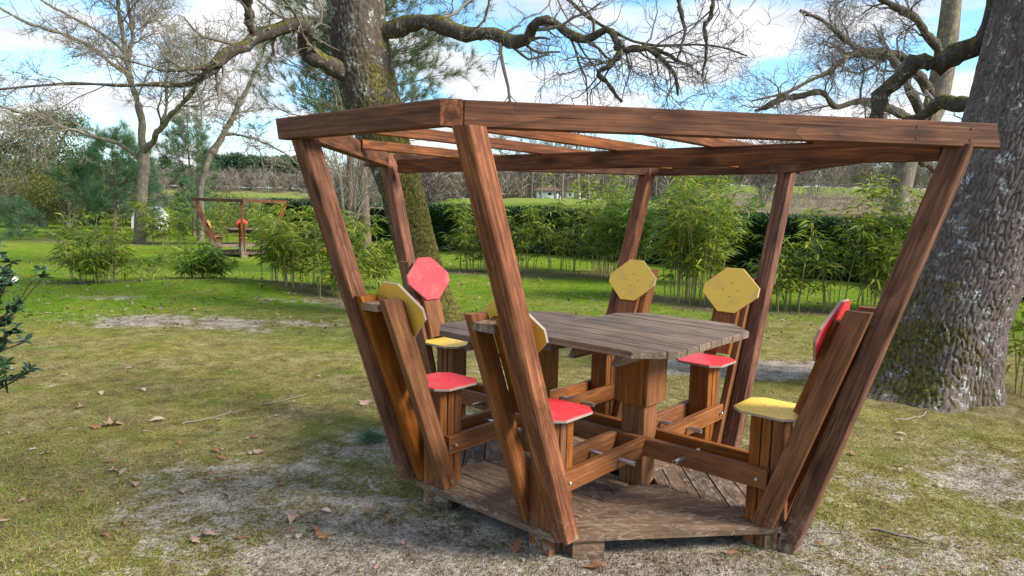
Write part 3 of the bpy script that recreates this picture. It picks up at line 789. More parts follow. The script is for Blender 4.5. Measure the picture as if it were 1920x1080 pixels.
OAK_C_right = [(-1.92, 10.0, 3.72, 0.176), (-1.66, 9.9, 3.83, 0.131), (-1.33, 9.8, 3.88, 0.101), (-0.96, 9.6, 3.79, 0.092), (-0.6, 9.4, 3.67, 0.09), (-0.27, 9.3, 3.63, 0.089), (-0.03, 9.2, 3.54, 0.088), (0.12, 9.1, 3.56, 0.08), (0.19, 9.0, 3.67, 0.073), (0.28, 8.9, 3.75, 0.059), (0.4, 8.9, 3.75, 0.059), (0.53, 8.9, 3.66, 0.059), (0.65, 8.8, 3.55, 0.058), (0.8, 8.8, 3.51, 0.058), (0.91, 8.7, 3.55, 0.051), (1.02, 8.7, 3.59, 0.051), (1.09, 8.6, 3.49, 0.051), (1.13, 8.6, 3.39, 0.044), (1.27, 8.5, 3.32, 0.037), (1.47, 8.4, 3.32, 0.031), (1.62, 8.4, 3.23, 0.028), (1.76, 8.3, 3.04, 0.021), (1.8, 8.3, 2.81, 0.012)]
OAK_C_right2 = [(1.13, 8.6, 3.39, 0.038), (1.17, 8.5, 3.29, 0.037), (1.03, 8.4, 3.12, 0.031), (0.92, 8.4, 3.05, 0.028), (1.05, 8.4, 2.91, 0.025), (1.19, 8.4, 2.73, 0.019)]
OAK_C_right3 = [(1.2, 8.6, 3.35, 0.032), (1.39, 8.5, 3.36, 0.028), (1.64, 8.5, 3.31, 0.025), (1.83, 8.4, 3.19, 0.019), (1.98, 8.4, 3.14, 0.012)]
OAK_C_right4 = [(0.18, 9.6, 4.53, 0.035), (0.78, 9.3, 3.94, 0.027), (1.16, 9.1, 3.65, 0.02), (1.6, 9.0, 3.49, 0.017), (2.25, 8.8, 3.46, 0.013), (2.64, 8.6, 3.31, 0.008)]
OAK_C_right5 = [(2.14, 8.4, 4.2, 0.031), (2.14, 8.3, 3.72, 0.024), (2.06, 8.3, 3.55, 0.024), (2.1, 8.3, 3.32, 0.018), (2.07, 8.3, 3.01, 0.011)]
OAK_C_right6 = [(1.84, 8.8, 4.26, 0.032), (1.87, 8.7, 3.82, 0.026), (1.94, 8.7, 3.58, 0.019), (1.86, 8.7, 3.28, 0.01)]
L1 = [(-15.97, 31.0, -0.7, 0.36), (-15.95, 31.0, -0.21, 0.319), (-15.78, 31.0, 1.82, 0.296), (-15.65, 31.0, 2.72, 0.296), (-15.68, 31.0, 3.27, 0.296)]
L1_a = [(-15.68, 31.0, 3.27, 0.205), (-15.68, 31.0, 4.27, 0.205), (-15.86, 31.0, 5.36, 0.182), (-16.1, 31.0, 6.43, 0.16), (-16.26, 31.0, 7.51, 0.137), (-16.42, 31.0, 8.78, 0.114), (-16.49, 31.0, 10.25, 0.091), (-16.68, 31.0, 12.33, 0.068)]
L1_b = [(-15.68, 31.0, 3.21, 0.205), (-15.03, 30.5, 3.75, 0.179), (-14.39, 30.0, 4.24, 0.154), (-13.58, 29.6, 4.91, 0.131), (-12.9, 29.3, 5.4, 0.118), (-12.44, 29.0, 5.77, 0.107), (-11.63, 28.6, 6.33, 0.074), (-10.68, 28.3, 6.98, 0.052)]
L1_c = [(-16.1, 31.0, 6.43, 0.114), (-16.65, 30.5, 6.87, 0.101), (-17.31, 30.0, 7.45, 0.099), (-18.05, 29.5, 7.74, 0.087), (-18.96, 29.0, 8.01, 0.075), (-19.62, 28.5, 8.4, 0.063), (-20.42, 28.0, 8.92, 0.041)]
L1_d = [(-16.22, 31.0, 7.34, 0.103), (-16.77, 30.6, 7.84, 0.09), (-17.39, 30.2, 8.26, 0.078), (-18.09, 29.8, 8.62, 0.066), (-18.82, 29.5, 9.07, 0.054), (-19.48, 29.0, 9.61, 0.043)]
L1_e = [(-15.82, 31.0, 2.94, 0.125), (-16.36, 30.5, 3.51, 0.101), (-17.27, 30.0, 3.82, 0.099), (-18.04, 29.5, 4.11, 0.087), (-18.76, 29.0, 4.46, 0.085), (-19.85, 28.5, 4.74, 0.063), (-20.7, 28.0, 4.86, 0.041)]
L1_f = [(-16.15, 31.0, 6.86, 0.114), (-16.02, 31.2, 8.2, 0.115), (-16.25, 31.4, 9.52, 0.092), (-16.14, 31.5, 10.83, 0.069)]
L1_g = [(-14.39, 30.0, 4.24, 0.11), (-14.24, 30.2, 5.07, 0.089), (-14.3, 30.4, 6.16, 0.078), (-14.22, 30.6, 7.26, 0.056), (-14.58, 30.6, 8.09, 0.034)]
L2 = [(-14.2, 33.0, -0.6, 0.25), (-14.17, 33.0, 1.06, 0.218), (-14.15, 33.0, 1.77, 0.194), (-13.93, 33.0, 2.61, 0.194), (-13.65, 33.0, 3.33, 0.194), (-13.28, 33.0, 3.85, 0.194), (-12.9, 33.0, 4.52, 0.17), (-12.53, 33.0, 5.11, 0.158), (-12.28, 33.0, 5.69, 0.146), (-11.98, 33.0, 6.16, 0.121), (-11.53, 33.0, 7.09, 0.085), (-11.04, 33.0, 8.25, 0.049)]
L2_a = [(-13.03, 33.0, 4.23, 0.097), (-11.93, 32.6, 4.15, 0.084), (-10.86, 32.2, 3.8, 0.071), (-9.87, 32.0, 3.3, 0.059), (-9.18, 32.0, 2.67, 0.035)]
R1 = [(18.75, 36.0, 0.2, 0.75), (18.78, 36.0, 0.95, 0.688), (18.83, 36.0, 1.61, 0.582), (18.95, 36.0, 2.65, 0.556), (19.15, 36.0, 3.95, 0.529), (19.69, 36.0, 5.24, 0.556), (20.27, 36.0, 6.52, 0.529), (20.52, 36.0, 8.29, 0.529), (20.61, 36.0, 10.02, 0.476), (20.61, 36.0, 12.71, 0.397), (20.32, 36.0, 16.29, 0.265)]
R1_a = [(20.33, 36.0, 6.78, 0.265), (17.76, 34.62, 8.59, 0.204), (16.45, 33.92, 8.31, 0.175), (15.14, 33.23, 8.5, 0.147), (14.15, 32.68, 8.93, 0.12), (13.12, 32.26, 9.48, 0.095), (11.9, 31.85, 9.79, 0.07)]
R1_b = [(19.91, 36.0, 5.63, 0.238), (17.19, 33.92, 8.09, 0.175), (15.38, 33.23, 8.39, 0.147), (14.27, 32.54, 8.0, 0.12), (13.43, 31.85, 7.42, 0.094), (12.34, 31.29, 6.86, 0.069), (11.11, 30.88, 6.23, 0.054), (9.67, 30.46, 5.82, 0.034)]
R1_c = [(20.55, 36.0, 8.54, 0.238), (18.36, 34.62, 10.14, 0.178), (16.47, 33.92, 10.86, 0.15), (14.66, 33.23, 11.54, 0.122), (12.5, 32.54, 11.74, 0.096)]
R1_d = [(19.81, 36.0, 5.37, 0.238), (17.72, 34.62, 6.17, 0.178), (15.87, 33.92, 6.41, 0.15), (14.38, 33.23, 6.05, 0.122), (13.39, 32.68, 6.6, 0.12), (12.36, 32.4, 6.36, 0.143), (11.46, 32.12, 6.19, 0.142), (10.81, 31.85, 5.8, 0.117), (10.25, 31.85, 5.64, 0.07)]
R1_e = [(19.41, 36.0, 4.6, 0.238), (17.41, 35.31, 5.01, 0.156), (15.6, 34.62, 4.54, 0.127), (13.88, 33.92, 3.73, 0.087), (12.2, 33.23, 2.94, 0.049)]
R1_f = [(19.34, 36.0, 4.21, 0.212), (20.89, 36.69, 3.5, 0.135), (21.75, 36.69, 2.86, 0.108), (22.5, 37.11, 3.28, 0.082)]
# ------------------------------------------------------------------ bark and branches
def frames(P):
    T = unit(np.gradient(P, axis=0))
    ref = np.array([0.0, 1.0, 0.0])
    A_ = unit(np.cross(np.broadcast_to(ref, T.shape), T)); B_ = np.cross(T, A_)
    return T, A_, B_

def bark_trunk(path, nu, nv, cw, chh, depth, flare=0.25, seed=1, flute=0.05):
    P, R = resample(path, nv)
    T, A_, B_ = frames(P)
    hgt = np.r_[0, np.cumsum(np.linalg.norm(np.diff(P, axis=0), axis=1))]
    th = np.arange(nu) / nu * 2 * np.pi
    nc = max(8, int(round(2 * np.pi * np.median(R) / cw)))
    U = th[None, :] / (2 * np.pi) * nc + 0.25 * np.sin(hgt * 2.1)[:, None]
    W = np.broadcast_to(hgt[:, None] / chh, U.shape).copy()
    W = W + 0.5 * np.sin(U * 1.7) + .5 * (vnoise(U * .8, W * 1.1, seed + 50) - .5)
    U = U + .55 * (vnoise(U * .7, W * 1.6, seed + 60) - .5) * np.sin(th / 2)[None, :]
    iu = np.floor(U).astype(np.int64); iw = np.floor(W).astype(np.int64)
    f1 = np.full(U.shape, 9.0); f2 = np.full(U.shape, 9.0); cid = np.zeros(U.shape)
    for du in (-1, 0, 1):
        for dw in (-1, 0, 1):
            cu = iu + du; cw_ = iw + dw; cm = np.mod(cu, nc)
            jx = _h(cm, cw_, seed); jy = _h(cm, cw_, seed + 7); rr = _h(cm, cw_, seed + 13)
            d = np.hypot(cu + .1 + .8 * jx - U, (cw_ + .1 + .8 * jy - W) * 1.0)
            c_ = d < f1
            f2 = np.where(c_, f1, np.minimum(f2, d)); cid = np.where(c_, rr, cid); f1 = np.where(c_, d, f1)
    plate = ss(0.02, 0.24, f2 - f1 + .12 * (fbm(U * 3.1, W * 5.3, seed + 40, 3) - .5))
    disp = depth * (plate - 1) + depth * 0.35 * (cid - .5) * plate
    disp = disp + depth * 0.5 * (fbm(U * 2.3, W * 2.9, seed + 20, 3) - .5)
    Rr = R[:, None] * (1 + flute * (vnoise(th[None, :] * 1.6 + 50 + 0 * W, hgt[:, None] * 0.7 + 0 * U, seed + 3) - .5) * 2)
    lob = 0.55 + 0.45 * np.cos(th * 5 + 0.7) * np.cos(th * 2)
    Rr = Rr * (1 + flare * np.exp(-hgt[:, None] / 0.27) * lob[None, :])
    rr = (Rr + disp)[..., None]
    V = P[:, None, :] + rr * (np.cos(th)[None, :, None] * A_[:, None, :] + np.sin(th)[None, :, None] * B_[:, None, :])
    idx = np.arange(nv * nu).reshape(nv, nu)
    a = idx[:-1]; b = np.roll(a, -1, 1); d = idx[1:]; c_ = np.roll(d, -1, 1)
    return V.reshape(-1, 3), np.stack([a, b, c_, d], -1).reshape(-1, 4)

def limb_tubes(paths, K=40, sides=10, wob=0.12, seed=0):
    r_ = np.random.default_rng(seed); Ps, Rs = [], []
    for pth in paths:
        P, R = resample(pth, K)
        n = r_.normal(size=(K, 3)); n = (n + np.roll(n, 1, 0) + np.roll(n, 2, 0)) / 2
        n[:2] *= 0.2
        Ps.append(P + n * R[:, None] * wob * 2); Rs.append(R * (1 + 0.25 * r_.normal(size=K) * 0.6))
    return np.array(Ps), np.array(Rs)

def bare_tree(name, label, category, trunk, limbs, bark_m, limb_m, twig_m, plates=None, levels=((9, .9, 1.6), (6, .45, .9), (5, .2, .5), (4, .1, .25)), rmin=.004, seed=3, wig=.28, up=.06, group=None, ang=.85, extra=None):
    r_ = np.random.default_rng(seed)
    base = trunk[0]
    root = empty(name, (base[0], base[1], base[2]))
    off = np.array(base[:3])
    tag(root, label, category, group)
    if plates:
        V, F = bark_trunk(trunk, *plates)
    else:
        P, R = resample(trunk, 40); V, F = tubes(P[None], R[None], 14)
    link('trunk', raw_mesh('trunk', V - off, F, True), bark_m, root)
    P, R = limb_tubes(limbs, 44, 10, seed=seed)
    V, F = tubes(P, R, 9)
    link('limbs', raw_mesh('limbs', V - off, F, True), limb_m, root)
    so = Soup(); first = True
    PP = P if extra is None else np.concatenate([P, extra[0]]); RR = R if extra is None else np.concatenate([R, extra[1]])
    for k, (n, l0, l1) in enumerate(levels):
        PP, RR = grow(PP, RR, n, l0, l1, ang, 6 if k < 2 else 5, wig, up, .55 if k else .40, .12 if k == 0 else .2, rmin, r=r_)
        if k == 0: RR = np.minimum(RR, 8 * rmin * np.linspace(1, .4, RR.shape[1])[None])
        so.add(*tubes(PP, RR, 4 if k == 0 else 3))
    link('crown', so.mesh('crown'), twig_m, root).location = -off if False else (-off[0], -off[1], -off[2])
    return root

thin = lambda pth, k: [(x, y, z, r * k) for (x, y, z, r) in pth]
oak_r = bare_tree('oak_tree', 'huge leaning oak trunk with lichen covered plated bark at the right edge', 'tree', OAK_R, [OAK_R_limb, OAK_R_limb2], M['bark_near'], M['branch'], M['twig'], (420, 640, .036, .12, .016, .60, 5, .07), ((5, .35, .8), (4, .2, .5), (3, .1, .3)), .004, 21)
oak_c = bare_tree('oak_tree', 'mossy leaning oak behind the pavilion with long twisting bare limbs', 'tree', [(x, y, z, r * (.82 if z < 2 else .92 if z < 2.6 else 1)) for (x, y, z, r) in OAK_C], [OAK_C_left, OAK_C_left2, OAK_C_left3, OAK_C_right, OAK_C_right2, OAK_C_right3, OAK_C_right4, OAK_C_right5, OAK_C_right6], M['bark_moss'], M['branch'], M['twig'], (180, 400, .04, .11, .020, .45, 8, .07), ((10, .4, 1.2), (4, .25, .65), (3, .15, .4), (2, .07, .2)), .0034, 33, wig=.3, up=.03)
tree_l1 = bare_tree('bare_tree', 'pale forked bare tree with upswept limbs behind the blue green young pine', 'tree', thin(L1, .78), [thin(q, .72) for q in (L1_a, L1_b, L1_c, L1_d, L1_e, L1_f, L1_g)], M['pale_bark'], M['pale_bark'], M['pale_twig'], None, ((11, 1.3, 2.8), (7, .7, 1.6), (5, .4, 1.0), (3, .25, .6)), .010, 41, wig=.3, up=.05)
tree_l2 = bare_tree('bare_tree', 'slender pale bare tree curving to the right above the distant pavilion', 'tree', thin(L2, .72), [thin(L2[3:], .72), thin(L2_a, .6)], M['pale_bark'], M['pale_bark'], M['pale_twig'], None, ((12, 1.0, 2.6), (6, .6, 1.4), (5, .3, .8)), .012, 42, wig=.3, up=.05)
tree_r1 = bare_tree('bare_tree', 'grey bare tree beyond the hedge, its twiggy crown behind the roof beam', 'tree', R1, [R1_a, R1_b, R1_c, R1_d, R1_e, R1_f], M['pale_bark'], M['branch'], M['twig'], None, ((13, 1.4, 3.2), (7, .8, 1.9), (4, .5, 1.1), (3, .3, .7)), .0075, 43, wig=.3, up=.02)

# ------------------------------------------------------------------ foliage builders
def kites(base, d, Ln, Wd, droop=0.25, r=rng, twist=None):
    """pointed leaves, (N,4) quads folded along the length"""
    N = len(base); d = unit(d)
    side = np.cross(d, np.array([0, 0, 1.0]) + 0.45 * r.normal(size=(N, 3))); side = unit(side)
    Ln = np.broadcast_to(np.asarray(Ln, float), (N,))[:, None]; Wd = np.broadcast_to(np.asarray(Wd, float), (N,))[:, None]
    mid = base + d * Ln * .42
    tip = base + d * Ln + np.array([0, 0, -1.0]) * Ln * droop
    up_ = np.cross(side, d) * Wd * .25
    V = np.stack([base, mid + side * Wd * .5 + up_, tip, mid - side * Wd * .5 + up_], 1)
    return V.reshape(-1, 3), np.arange(N * 4).reshape(N, 4)

def needles(c, d, n, Ln, Wd, spread=(.25, 1.1), r=rng):
    N = len(c); d = unit(d)
    cc = np.repeat(c, n, 0); dd = np.repeat(d, n, 0); m = len(cc)
    pr = r.normal(size=(m, 3)); pr = unit(pr - (pr * dd).sum(-1, keepdims=True) * dd)
    a = r.uniform(spread[0], spread[1], (m, 1))
    v = dd * np.cos(a) + pr * np.sin(a)
    b = cc + dd * r.uniform(-.5, .3, (m, 1)) * Ln * .6
    w = unit(np.cross(v, r.normal(size=(m, 3)))) * Wd * .5
    L_ = Ln * r.uniform(.7, 1.15, (m, 1))
    V = np.stack([b - w, b + w, b + v * L_ + np.array([0, 0, -.12]) * L_], 1)
    return V.reshape(-1, 3), np.arange(m * 3).reshape(m, 3)

def bamboo(label, x, y, rx, ry, n, h0, h1, leaf='bamboo_leaf', ll=.13, dens=26, low=.25, seed=1, lean=.22, rz=0.0, nl=5):
    r_ = np.random.default_rng(seed)
    root = empty('bamboo_clump', (x, y, float(H(x, y)) - .02))
    tag(root, label, 'bamboo', 'bamboo clumps on the lawn')
    a = r_.uniform(0, 2 * np.pi, n); q = np.sqrt(r_.uniform(0, 1, n))
    bx, by = q * np.cos(a) * rx, q * np.sin(a) * ry
    bx, by = bx * math.cos(rz) - by * math.sin(rz), bx * math.sin(rz) + by * math.cos(rz)
    bz = H(x + bx, y + by) - root.location.z - .03
    h = h0 * .75 + (h1 * 1.08 - h0 * .75) * r_.uniform(0, 1, n) ** 1.1
    K = 7; s = np.linspace(0, 1, K)
    dirx = bx / max(rx, .1) * lean + r_.normal(0, .10, n); diry = by / max(ry, .1) * lean + r_.normal(0, .10, n)
    P = np.zeros((n, K, 3))
    P[:, :, 0] = bx[:, None] + dirx[:, None] * h[:, None] * s[None] ** 1.8
    P[:, :, 1] = by[:, None] + diry[:, None] * h[:, None] * s[None] ** 1.8
    P[:, :, 2] = bz[:, None] + h[:, None] * (s[None] - .06 * s[None] ** 3)
    R = np.broadcast_to(np.linspace(.0095, .003, K), (n, K)) * r_.uniform(.7, 1.2, (n, 1))
    so = Soup(); so.add(*tubes(P, R, 5))
    # branchlets carrying the leaves
    nb = dens
    t_ = low + (1 - low) * r_.uniform(0, 1, (n, nb)) ** .65
    tt = t_ * (K - 1); i = np.clip(tt.astype(int), 0, K - 2); f = (tt - i)[..., None]; ar = np.arange(n)[:, None]
    b = P[ar, i] * (1 - f) + P[ar, i + 1] * f
    az = r_.uniform(0, 2 * np.pi, (n, nb))
    d = unit(np.stack([np.cos(az), np.sin(az), r_.uniform(.2, 1.0, (n, nb))], -1))
    bl = r_.uniform(.10, .38, (n, nb, 1)) * (1.15 - .55 * t_[..., None])
    e = b + d * bl
    so.add(*tubes(np.stack([b.reshape(-1, 3), e.reshape(-1, 3)], 1), np.full((n * nb, 2), .0014), 3))
    link('culms', so.mesh('culms'), M['culm'], root)
    e = e.reshape(-1, 3); b2 = b.reshape(-1, 3); d = d.reshape(-1, 3)
    ee = np.repeat(e, nl, 0); bb = np.repeat(b2, nl, 0); dd = np.repeat(d, nl, 0)
    ff = r_.uniform(.35, 1.0, (len(ee), 1))
    pos = bb * (1 - ff) + ee * ff
    az = r_.uniform(0, 2 * np.pi, len(ee))
    ld = unit(dd * .7 + np.stack([np.cos(az), np.sin(az), r_.uniform(-.55, .15, len(ee))], -1))
    link('leaves', raw_mesh('leaves', *kites(pos, ld, r_.uniform(.6, 1.25, len(ee)) * ll, ll * .125, .30, r_)), M[leaf], root)
    return root

BAM = [
 ('tall leafy bamboo clump at the far left of the lawn', -7.3, 12.8, .5, .38, 44, .6, 1.25, 'bamboo_leaf', 101, 20),
 ('thin whippy bamboo sprays just right of the far left clump', -6.65, 13.3, .3, .25, 9, .35, .8, 'bamboo_leaf', 102, 14),
 ('low dark bushy bamboo clump right in front of the distant pavilion', -5.95, 13.9, .42, .3, 44, .25, .62, 'bamboo_leaf_dark', 103, 22),
 ('bamboo clump on the mound nearest to the distant pavilion', -4.3, 13.4, .34, .3, 26, .7, 1.5, 'bamboo_leaf', 104, 24),
 ('bamboo clump in the middle of the mound left of the big pavilion', -3.55, 12.4, .38, .32, 32, .8, 1.6, 'bamboo_leaf', 105, 24),
 ('bamboo clump showing just left of the pavilion left post', -2.85, 11.6, .34, .3, 32, .7, 1.4, 'bamboo_leaf', 106, 24),
 ('yellowish bamboo tuft behind the left leaning post', -2.45, 12.6, .4, .4, 30, .7, 1.3, 'bamboo_leaf_gold', 107, 22),
 ('bamboo clump right beside the mossy oak trunk', -.85, 17.2, .45, .35, 38, 1.1, 1.75, 'bamboo_leaf', 108, 22),
 ('bright bamboo clump behind the front leaning post', .1, 16.7, .45, .35, 36, 1.2, 1.8, 'bamboo_leaf', 109, 22),
 ('bamboo clump with bare stalks in the row right of the front post', 1.15, 16.5, .36, .3, 24, 1.0, 1.6, 'bamboo_leaf', 110, 20),
 ('dense dark bamboo clump behind the left yellow far backrest', 2.35, 15.6, .6, .5, 60, 1.3, 2.0, 'bamboo_leaf_dark', 111, 26),
 ('golden topped bamboo clump rising left of the rear post', 1.95, 17.0, .6, .45, 54, 1.7, 2.3, 'bamboo_leaf_gold', 112, 26),
 ('tall green bamboo clump between the two rear posts', 3.0, 12.2, .45, .4, 74, 1.3, 2.15, 'bamboo_leaf', 113, 30),
 ('dark bamboo clump at the back, between the rear posts', 3.75, 14.6, .5, .45, 50, 1.5, 2.2, 'bamboo_leaf_dark', 114, 28),
 ('bamboo clump standing just right of the rear right post', 4.4, 11.5, .34, .28, 26, .9, 1.45, 'bamboo_leaf', 115, 22),
 ('thin stalked bamboo clump midway between rear right post and big oak', 5.15, 11.4, .3, .25, 20, 1.0, 1.55, 'bamboo_leaf', 116, 20),
 ('feathery tall bamboo clump left of the big oak trunk', 5.8, 11.3, .3, .3, 32, 1.2, 1.95, 'bamboo_leaf', 117, 24),
 ('dark bamboo clump hard against the big oak trunk', 6.5, 11.6, .35, .3, 22, 1.0, 1.5, 'bamboo_leaf_dark', 118, 22),
 ('sparse bamboo stalks at the right edge behind the big oak', 4.62, 6.5, .25, .25, 12, .5, 1.1, 'bamboo_leaf', 119, 14),
 ('yellow green bamboo clump behind the distant pavilion', -11.6, 30.6, 1.6, .8, 60, 1.3, 2.2, 'bamboo_leaf_gold', 120, 20),
 ('leafy bamboo clump left of the distant pavilion', -14.6, 30.4, 1.0, .7, 40, 1.0, 2.0, 'bamboo_leaf', 121, 20),
]
for (lab, x, y, rx, ry, n, h0, h1, lf, sd, dens) in BAM:
    far = y > 25
    bamboo(lab, x, y, rx, ry, int(n * .52), h0 * (1 if x < 1.5 else 1.1), h1 * (1 if x < -2.5 else .92 if x < 1.5 else 1.1), lf, .255 if not far else .36, int(dens * (.5 + .35 * ((sd * 37) % 10) / 10)), .20 if 'bare' not in lab and 'stalk' not in lab else .42, sd)

def pine(name, label, x, y, h, rad, trunk_r, whorls, per, z0=.15, mat='needle', nl=.14, nn=26, nw=.006, seed=1, tip_only=False, group='pine trees', curve=1.0, zbase=None, shape=1.0):
    r_ = np.random.default_rng(seed)
    zb = float(H(x, y)) if zbase is None else zbase
    root = empty(name, (x, y, zb)); tag(root, label, 'pine tree', group)
    K = 10; s = np.linspace(0, 1, K)
    P = np.stack([.02 * h * np.sin(s * 3 + seed), .02 * h * np.sin(s * 2.2 + 2 * seed), s * h - .1], -1)
    V, F = tubes(P[None], (trunk_r * (1 - .9 * s))[None], 9)
    link('trunk', raw_mesh('trunk', V, F, True), M['pine_bark'], root)
    Ps, cs, ds = [], [], []
    for k in range(whorls):
        f = z0 + (1 - z0) * (k + r_.uniform(-.2, .2)) / whorls
        f = min(max(f, z0), .98)
        L_ = rad * (1 - f) ** .75 * (1.15 if f < .7 else 1.0) * shape + .08 * h * .3
        L_ *= min(1.0, .55 + (f - z0) * 2.2)
        pz = np.array([np.interp(f, s, P[:, 0]), np.interp(f, s, P[:, 1]), f * h - .1])
        for j in range(per):
            az = 2 * np.pi * (j + r_.uniform(0, .8)) / per + k * 1.3
            l = L_ * r_.uniform(.65, 1.15)
            el = .15 + .7 * f
            u_ = np.linspace(0, 1, 5)
            pts = pz + np.stack([np.cos(az) * l * u_, np.sin(az) * l * u_, l * (el * u_ ** 1.4 * curve - .1 * u_)], -1) + r_.normal(0, .03 * l, (5, 3)) * u_[:, None]
            Ps.append(pts)
    Ps = np.array(Ps)
    Rs = np.linspace(.32, .08, 5)[None] * trunk_r * .5 * np.ones((len(Ps), 1))
    so = Soup(); so.add(*tubes(Ps, Rs, 4))
    C1, R1_ = grow(Ps, Rs, 5, .16 * rad, .42 * rad, .75, 4, .2, .25, .6, .3, .004, r=r_)
    so.add(*tubes(C1, R1_, 3))
    C2, R2_ = grow(C1, R1_, 2, .08 * rad, .2 * rad, .7, 3, .2, .3, .7, .3, .003, r=r_)
    so.add(*tubes(C2, R2_, 3))
    link('branches', so.mesh('branches'), M['pine_bark'], root)
    cs = np.concatenate([Ps[:, -1], C1[:, -1], C1[:, 2], C2[:, -1], P[-2:, :] + [0, 0, .05]])
    ds = np.concatenate([Ps[:, -1] - Ps[:, -2], C1[:, -1] - C1[:, -2], C1[:, 2] - C1[:, 1], C2[:, -1] - C2[:, -2], np.array([[0, 0, 1.], [0, 0, 1.]])])
    ds = unit(ds) + np.array([0, 0, .35])
    link('needles', raw_mesh('needles', *needles(cs, ds, nn, nl, nw, r=r_)), M[mat], root)
    return root

pine('pine_tree', 'bushy blue green young pine standing on the left lawn', -18.7, 34.0, 4.6, 2.7, .13, 9, 6, .2, 'needle_blue', .42, 40, .009, 201)
pine('pine_tree', 'small pale green pine sapling at the far left', -21.1, 31.0, 1.9, 1.0, .045, 8, 5, .12, 'needle_blue', .24, 12, .007, 202)
pine('pine_tree', 'spindly young pine beside the slender curving bare tree', -17.6, 40.0, 6.4, 2.1, .11, 8, 5, .42, 'needle', .40, 18, .013, 203)
pine('pine_tree', 'tall pine whose crown shows on both sides of the mossy oak trunk', -3.62, 18.0, 8.4, 3.3, .15, 12, 7, .37, 'needle_olive', .30, 34, .007, 204, curve=.7, shape=1.1)
pine('pine_tree', 'thin pine trunk left of the tall pine behind the oak', -4.05, 18.6, 7.6, 1.8, .12, 8, 6, .50, 'needle', .24, 30, .009, 205)
pine('pine_tree', 'bushy blue green pine tucked behind the pale forked tree', -16.0, 36.5, 2.9, 1.3, .08, 7, 5, .1, 'needle_blue', .32, 18, .011, 206)

def leaf_mass(name, label, category, x, y, parts, n, size, mat, stems=6, seed=1, group=None, trunk=.06, zb=None, stem_m='twig', flat=1.0):
    """broad shrubs and evergreens: leaves gathered in clumps over several overlapping lobes"""
    r_ = np.random.default_rng(seed)
    z_ = float(H(x, y)) if zb is None else zb
    root = empty(name, (x, y, z_)); tag(root, label, category, group)
    parts = np.array(parts, float)
    S = []
    for k in range(stems):
        q = parts[r_.integers(len(parts))]
        e = q[:3] + r_.normal(0, .25, 3) * q[3:6]
        st = np.array([r_.normal(0, .12), r_.normal(0, .12), -.1]) * max(1, trunk * 8)
        u_ = np.linspace(0, 1, 6)[:, None]
        S.append(st * (1 - u_) + e * u_ + r_.normal(0, .06, (6, 3)) * np.linalg.norm(e) * u_ * (1 - u_) * 2)
    S = np.array(S); SR = np.linspace(1, .25, 6)[None] * trunk * np.ones((stems, 1))
    so = Soup(); so.add(*tubes(S, SR, 5))
    C1, CR = grow(S, SR, 8, .15 * np.linalg.norm(parts[0, 3:6]), .5 * np.linalg.norm(parts[0, 3:6]), .8, 5, .25, .1, .5, .3, .006, r=r_)
    so.add(*tubes(C1, CR, 3))
    link('stems', so.mesh('stems'), M[stem_m], root)
    w = parts[:, 3] * parts[:, 4] + parts[:, 4] * parts[:, 5]
    nc = max(20, n // 22)
    ci = r_.choice(len(parts), nc, p=w / w.sum())
    d = unit(r_.normal(size=(nc, 3))); rad = r_.uniform(.45, 1.0, (nc, 1)) ** .5
    c_ = parts[ci, :3] + d * rad * parts[ci, 3:6]
    m = n // nc
    cc = np.repeat(c_, m, 0); cd = np.repeat(d, m, 0)
    cs = np.repeat(r_.uniform(.6, 1.3, (nc, 1)), m, 0)
    pos = cc + r_.normal(size=cc.shape) * size * 2.2 * cs * np.array([1, 1, flat])
    pos[:, 2] = np.maximum(pos[:, 2], .05)
    ld = unit(cd * .7 + r_.normal(size=cc.shape) * .8 + np.array([0, 0, .15]))
    link('foliage', raw_mesh('foliage', *kites(pos, ld, size * r_.uniform(.7, 1.3, len(pos)), size * .5, .1, r_)), M[mat], root)
    return root

leaf_mass('evergreen_tree', 'dark spreading evergreen tree at the far left skyline', 'tree', -33.0, 50.0, [(0, 0, 3.2, 4.5, 3, 2.6), (1.2, 0, 5.6, 3.0, 2.2, 1.6), (3.2, -.5, 2.2, 2.6, 2, 1.6), (-4, 0, 4.0, 3, 2, 2.0), (2.1, 0, 6.8, 1.5, 1.2, .8)], 26000, .17, 'evergreen', 9, 301, trunk=.25, flat=.5)
leaf_mass('evergreen_tree', 'broad dark evergreen low behind the yellow leaved shrub', 'tree', -27.5, 46.0, [(0, 0, 1.8, 2.8, 2, 1.8), (3, 0, 1.3, 2.2, 1.5, 1.3), (-3, 0, 2.2, 2.4, 1.6, 1.7)], 15000, .14, 'evergreen', 8, 302, trunk=.14)
leaf_mass('evergreen_tree', 'dark evergreen bush right of the bushy young pine', 'tree', -19.6, 46.0, [(0, 0, 1.2, 1.9, 1.4, 1.2), (2.3, 0, .9, 1.3, 1.2, .9)], 7000, .14, 'evergreen', 6, 303, trunk=.12)
leaf_mass('garden_shrub', 'green shrub with yellow leaves at the left lawn edge', 'shrub', -26.6, 41.0, [(0, 0, 1.7, 2.0, 1.3, 1.2), (-1.8, 0, 1.3, 1.4, 1, 1.0)], 8000, .11, 'gold_leaf', 8, 304, trunk=.05)
leaf_mass('garden_shrub', 'dark green shrub at the far left end of the lawn edge', 'shrub', -30.2, 41.5, [(0, 0, 1.4, 1.9, 1.3, 1.2), (1.0, .3, 2.1, 1.2, 1.0, .8)], 8000, .11, 'shrub_leaf', 8, 305, trunk=.05)
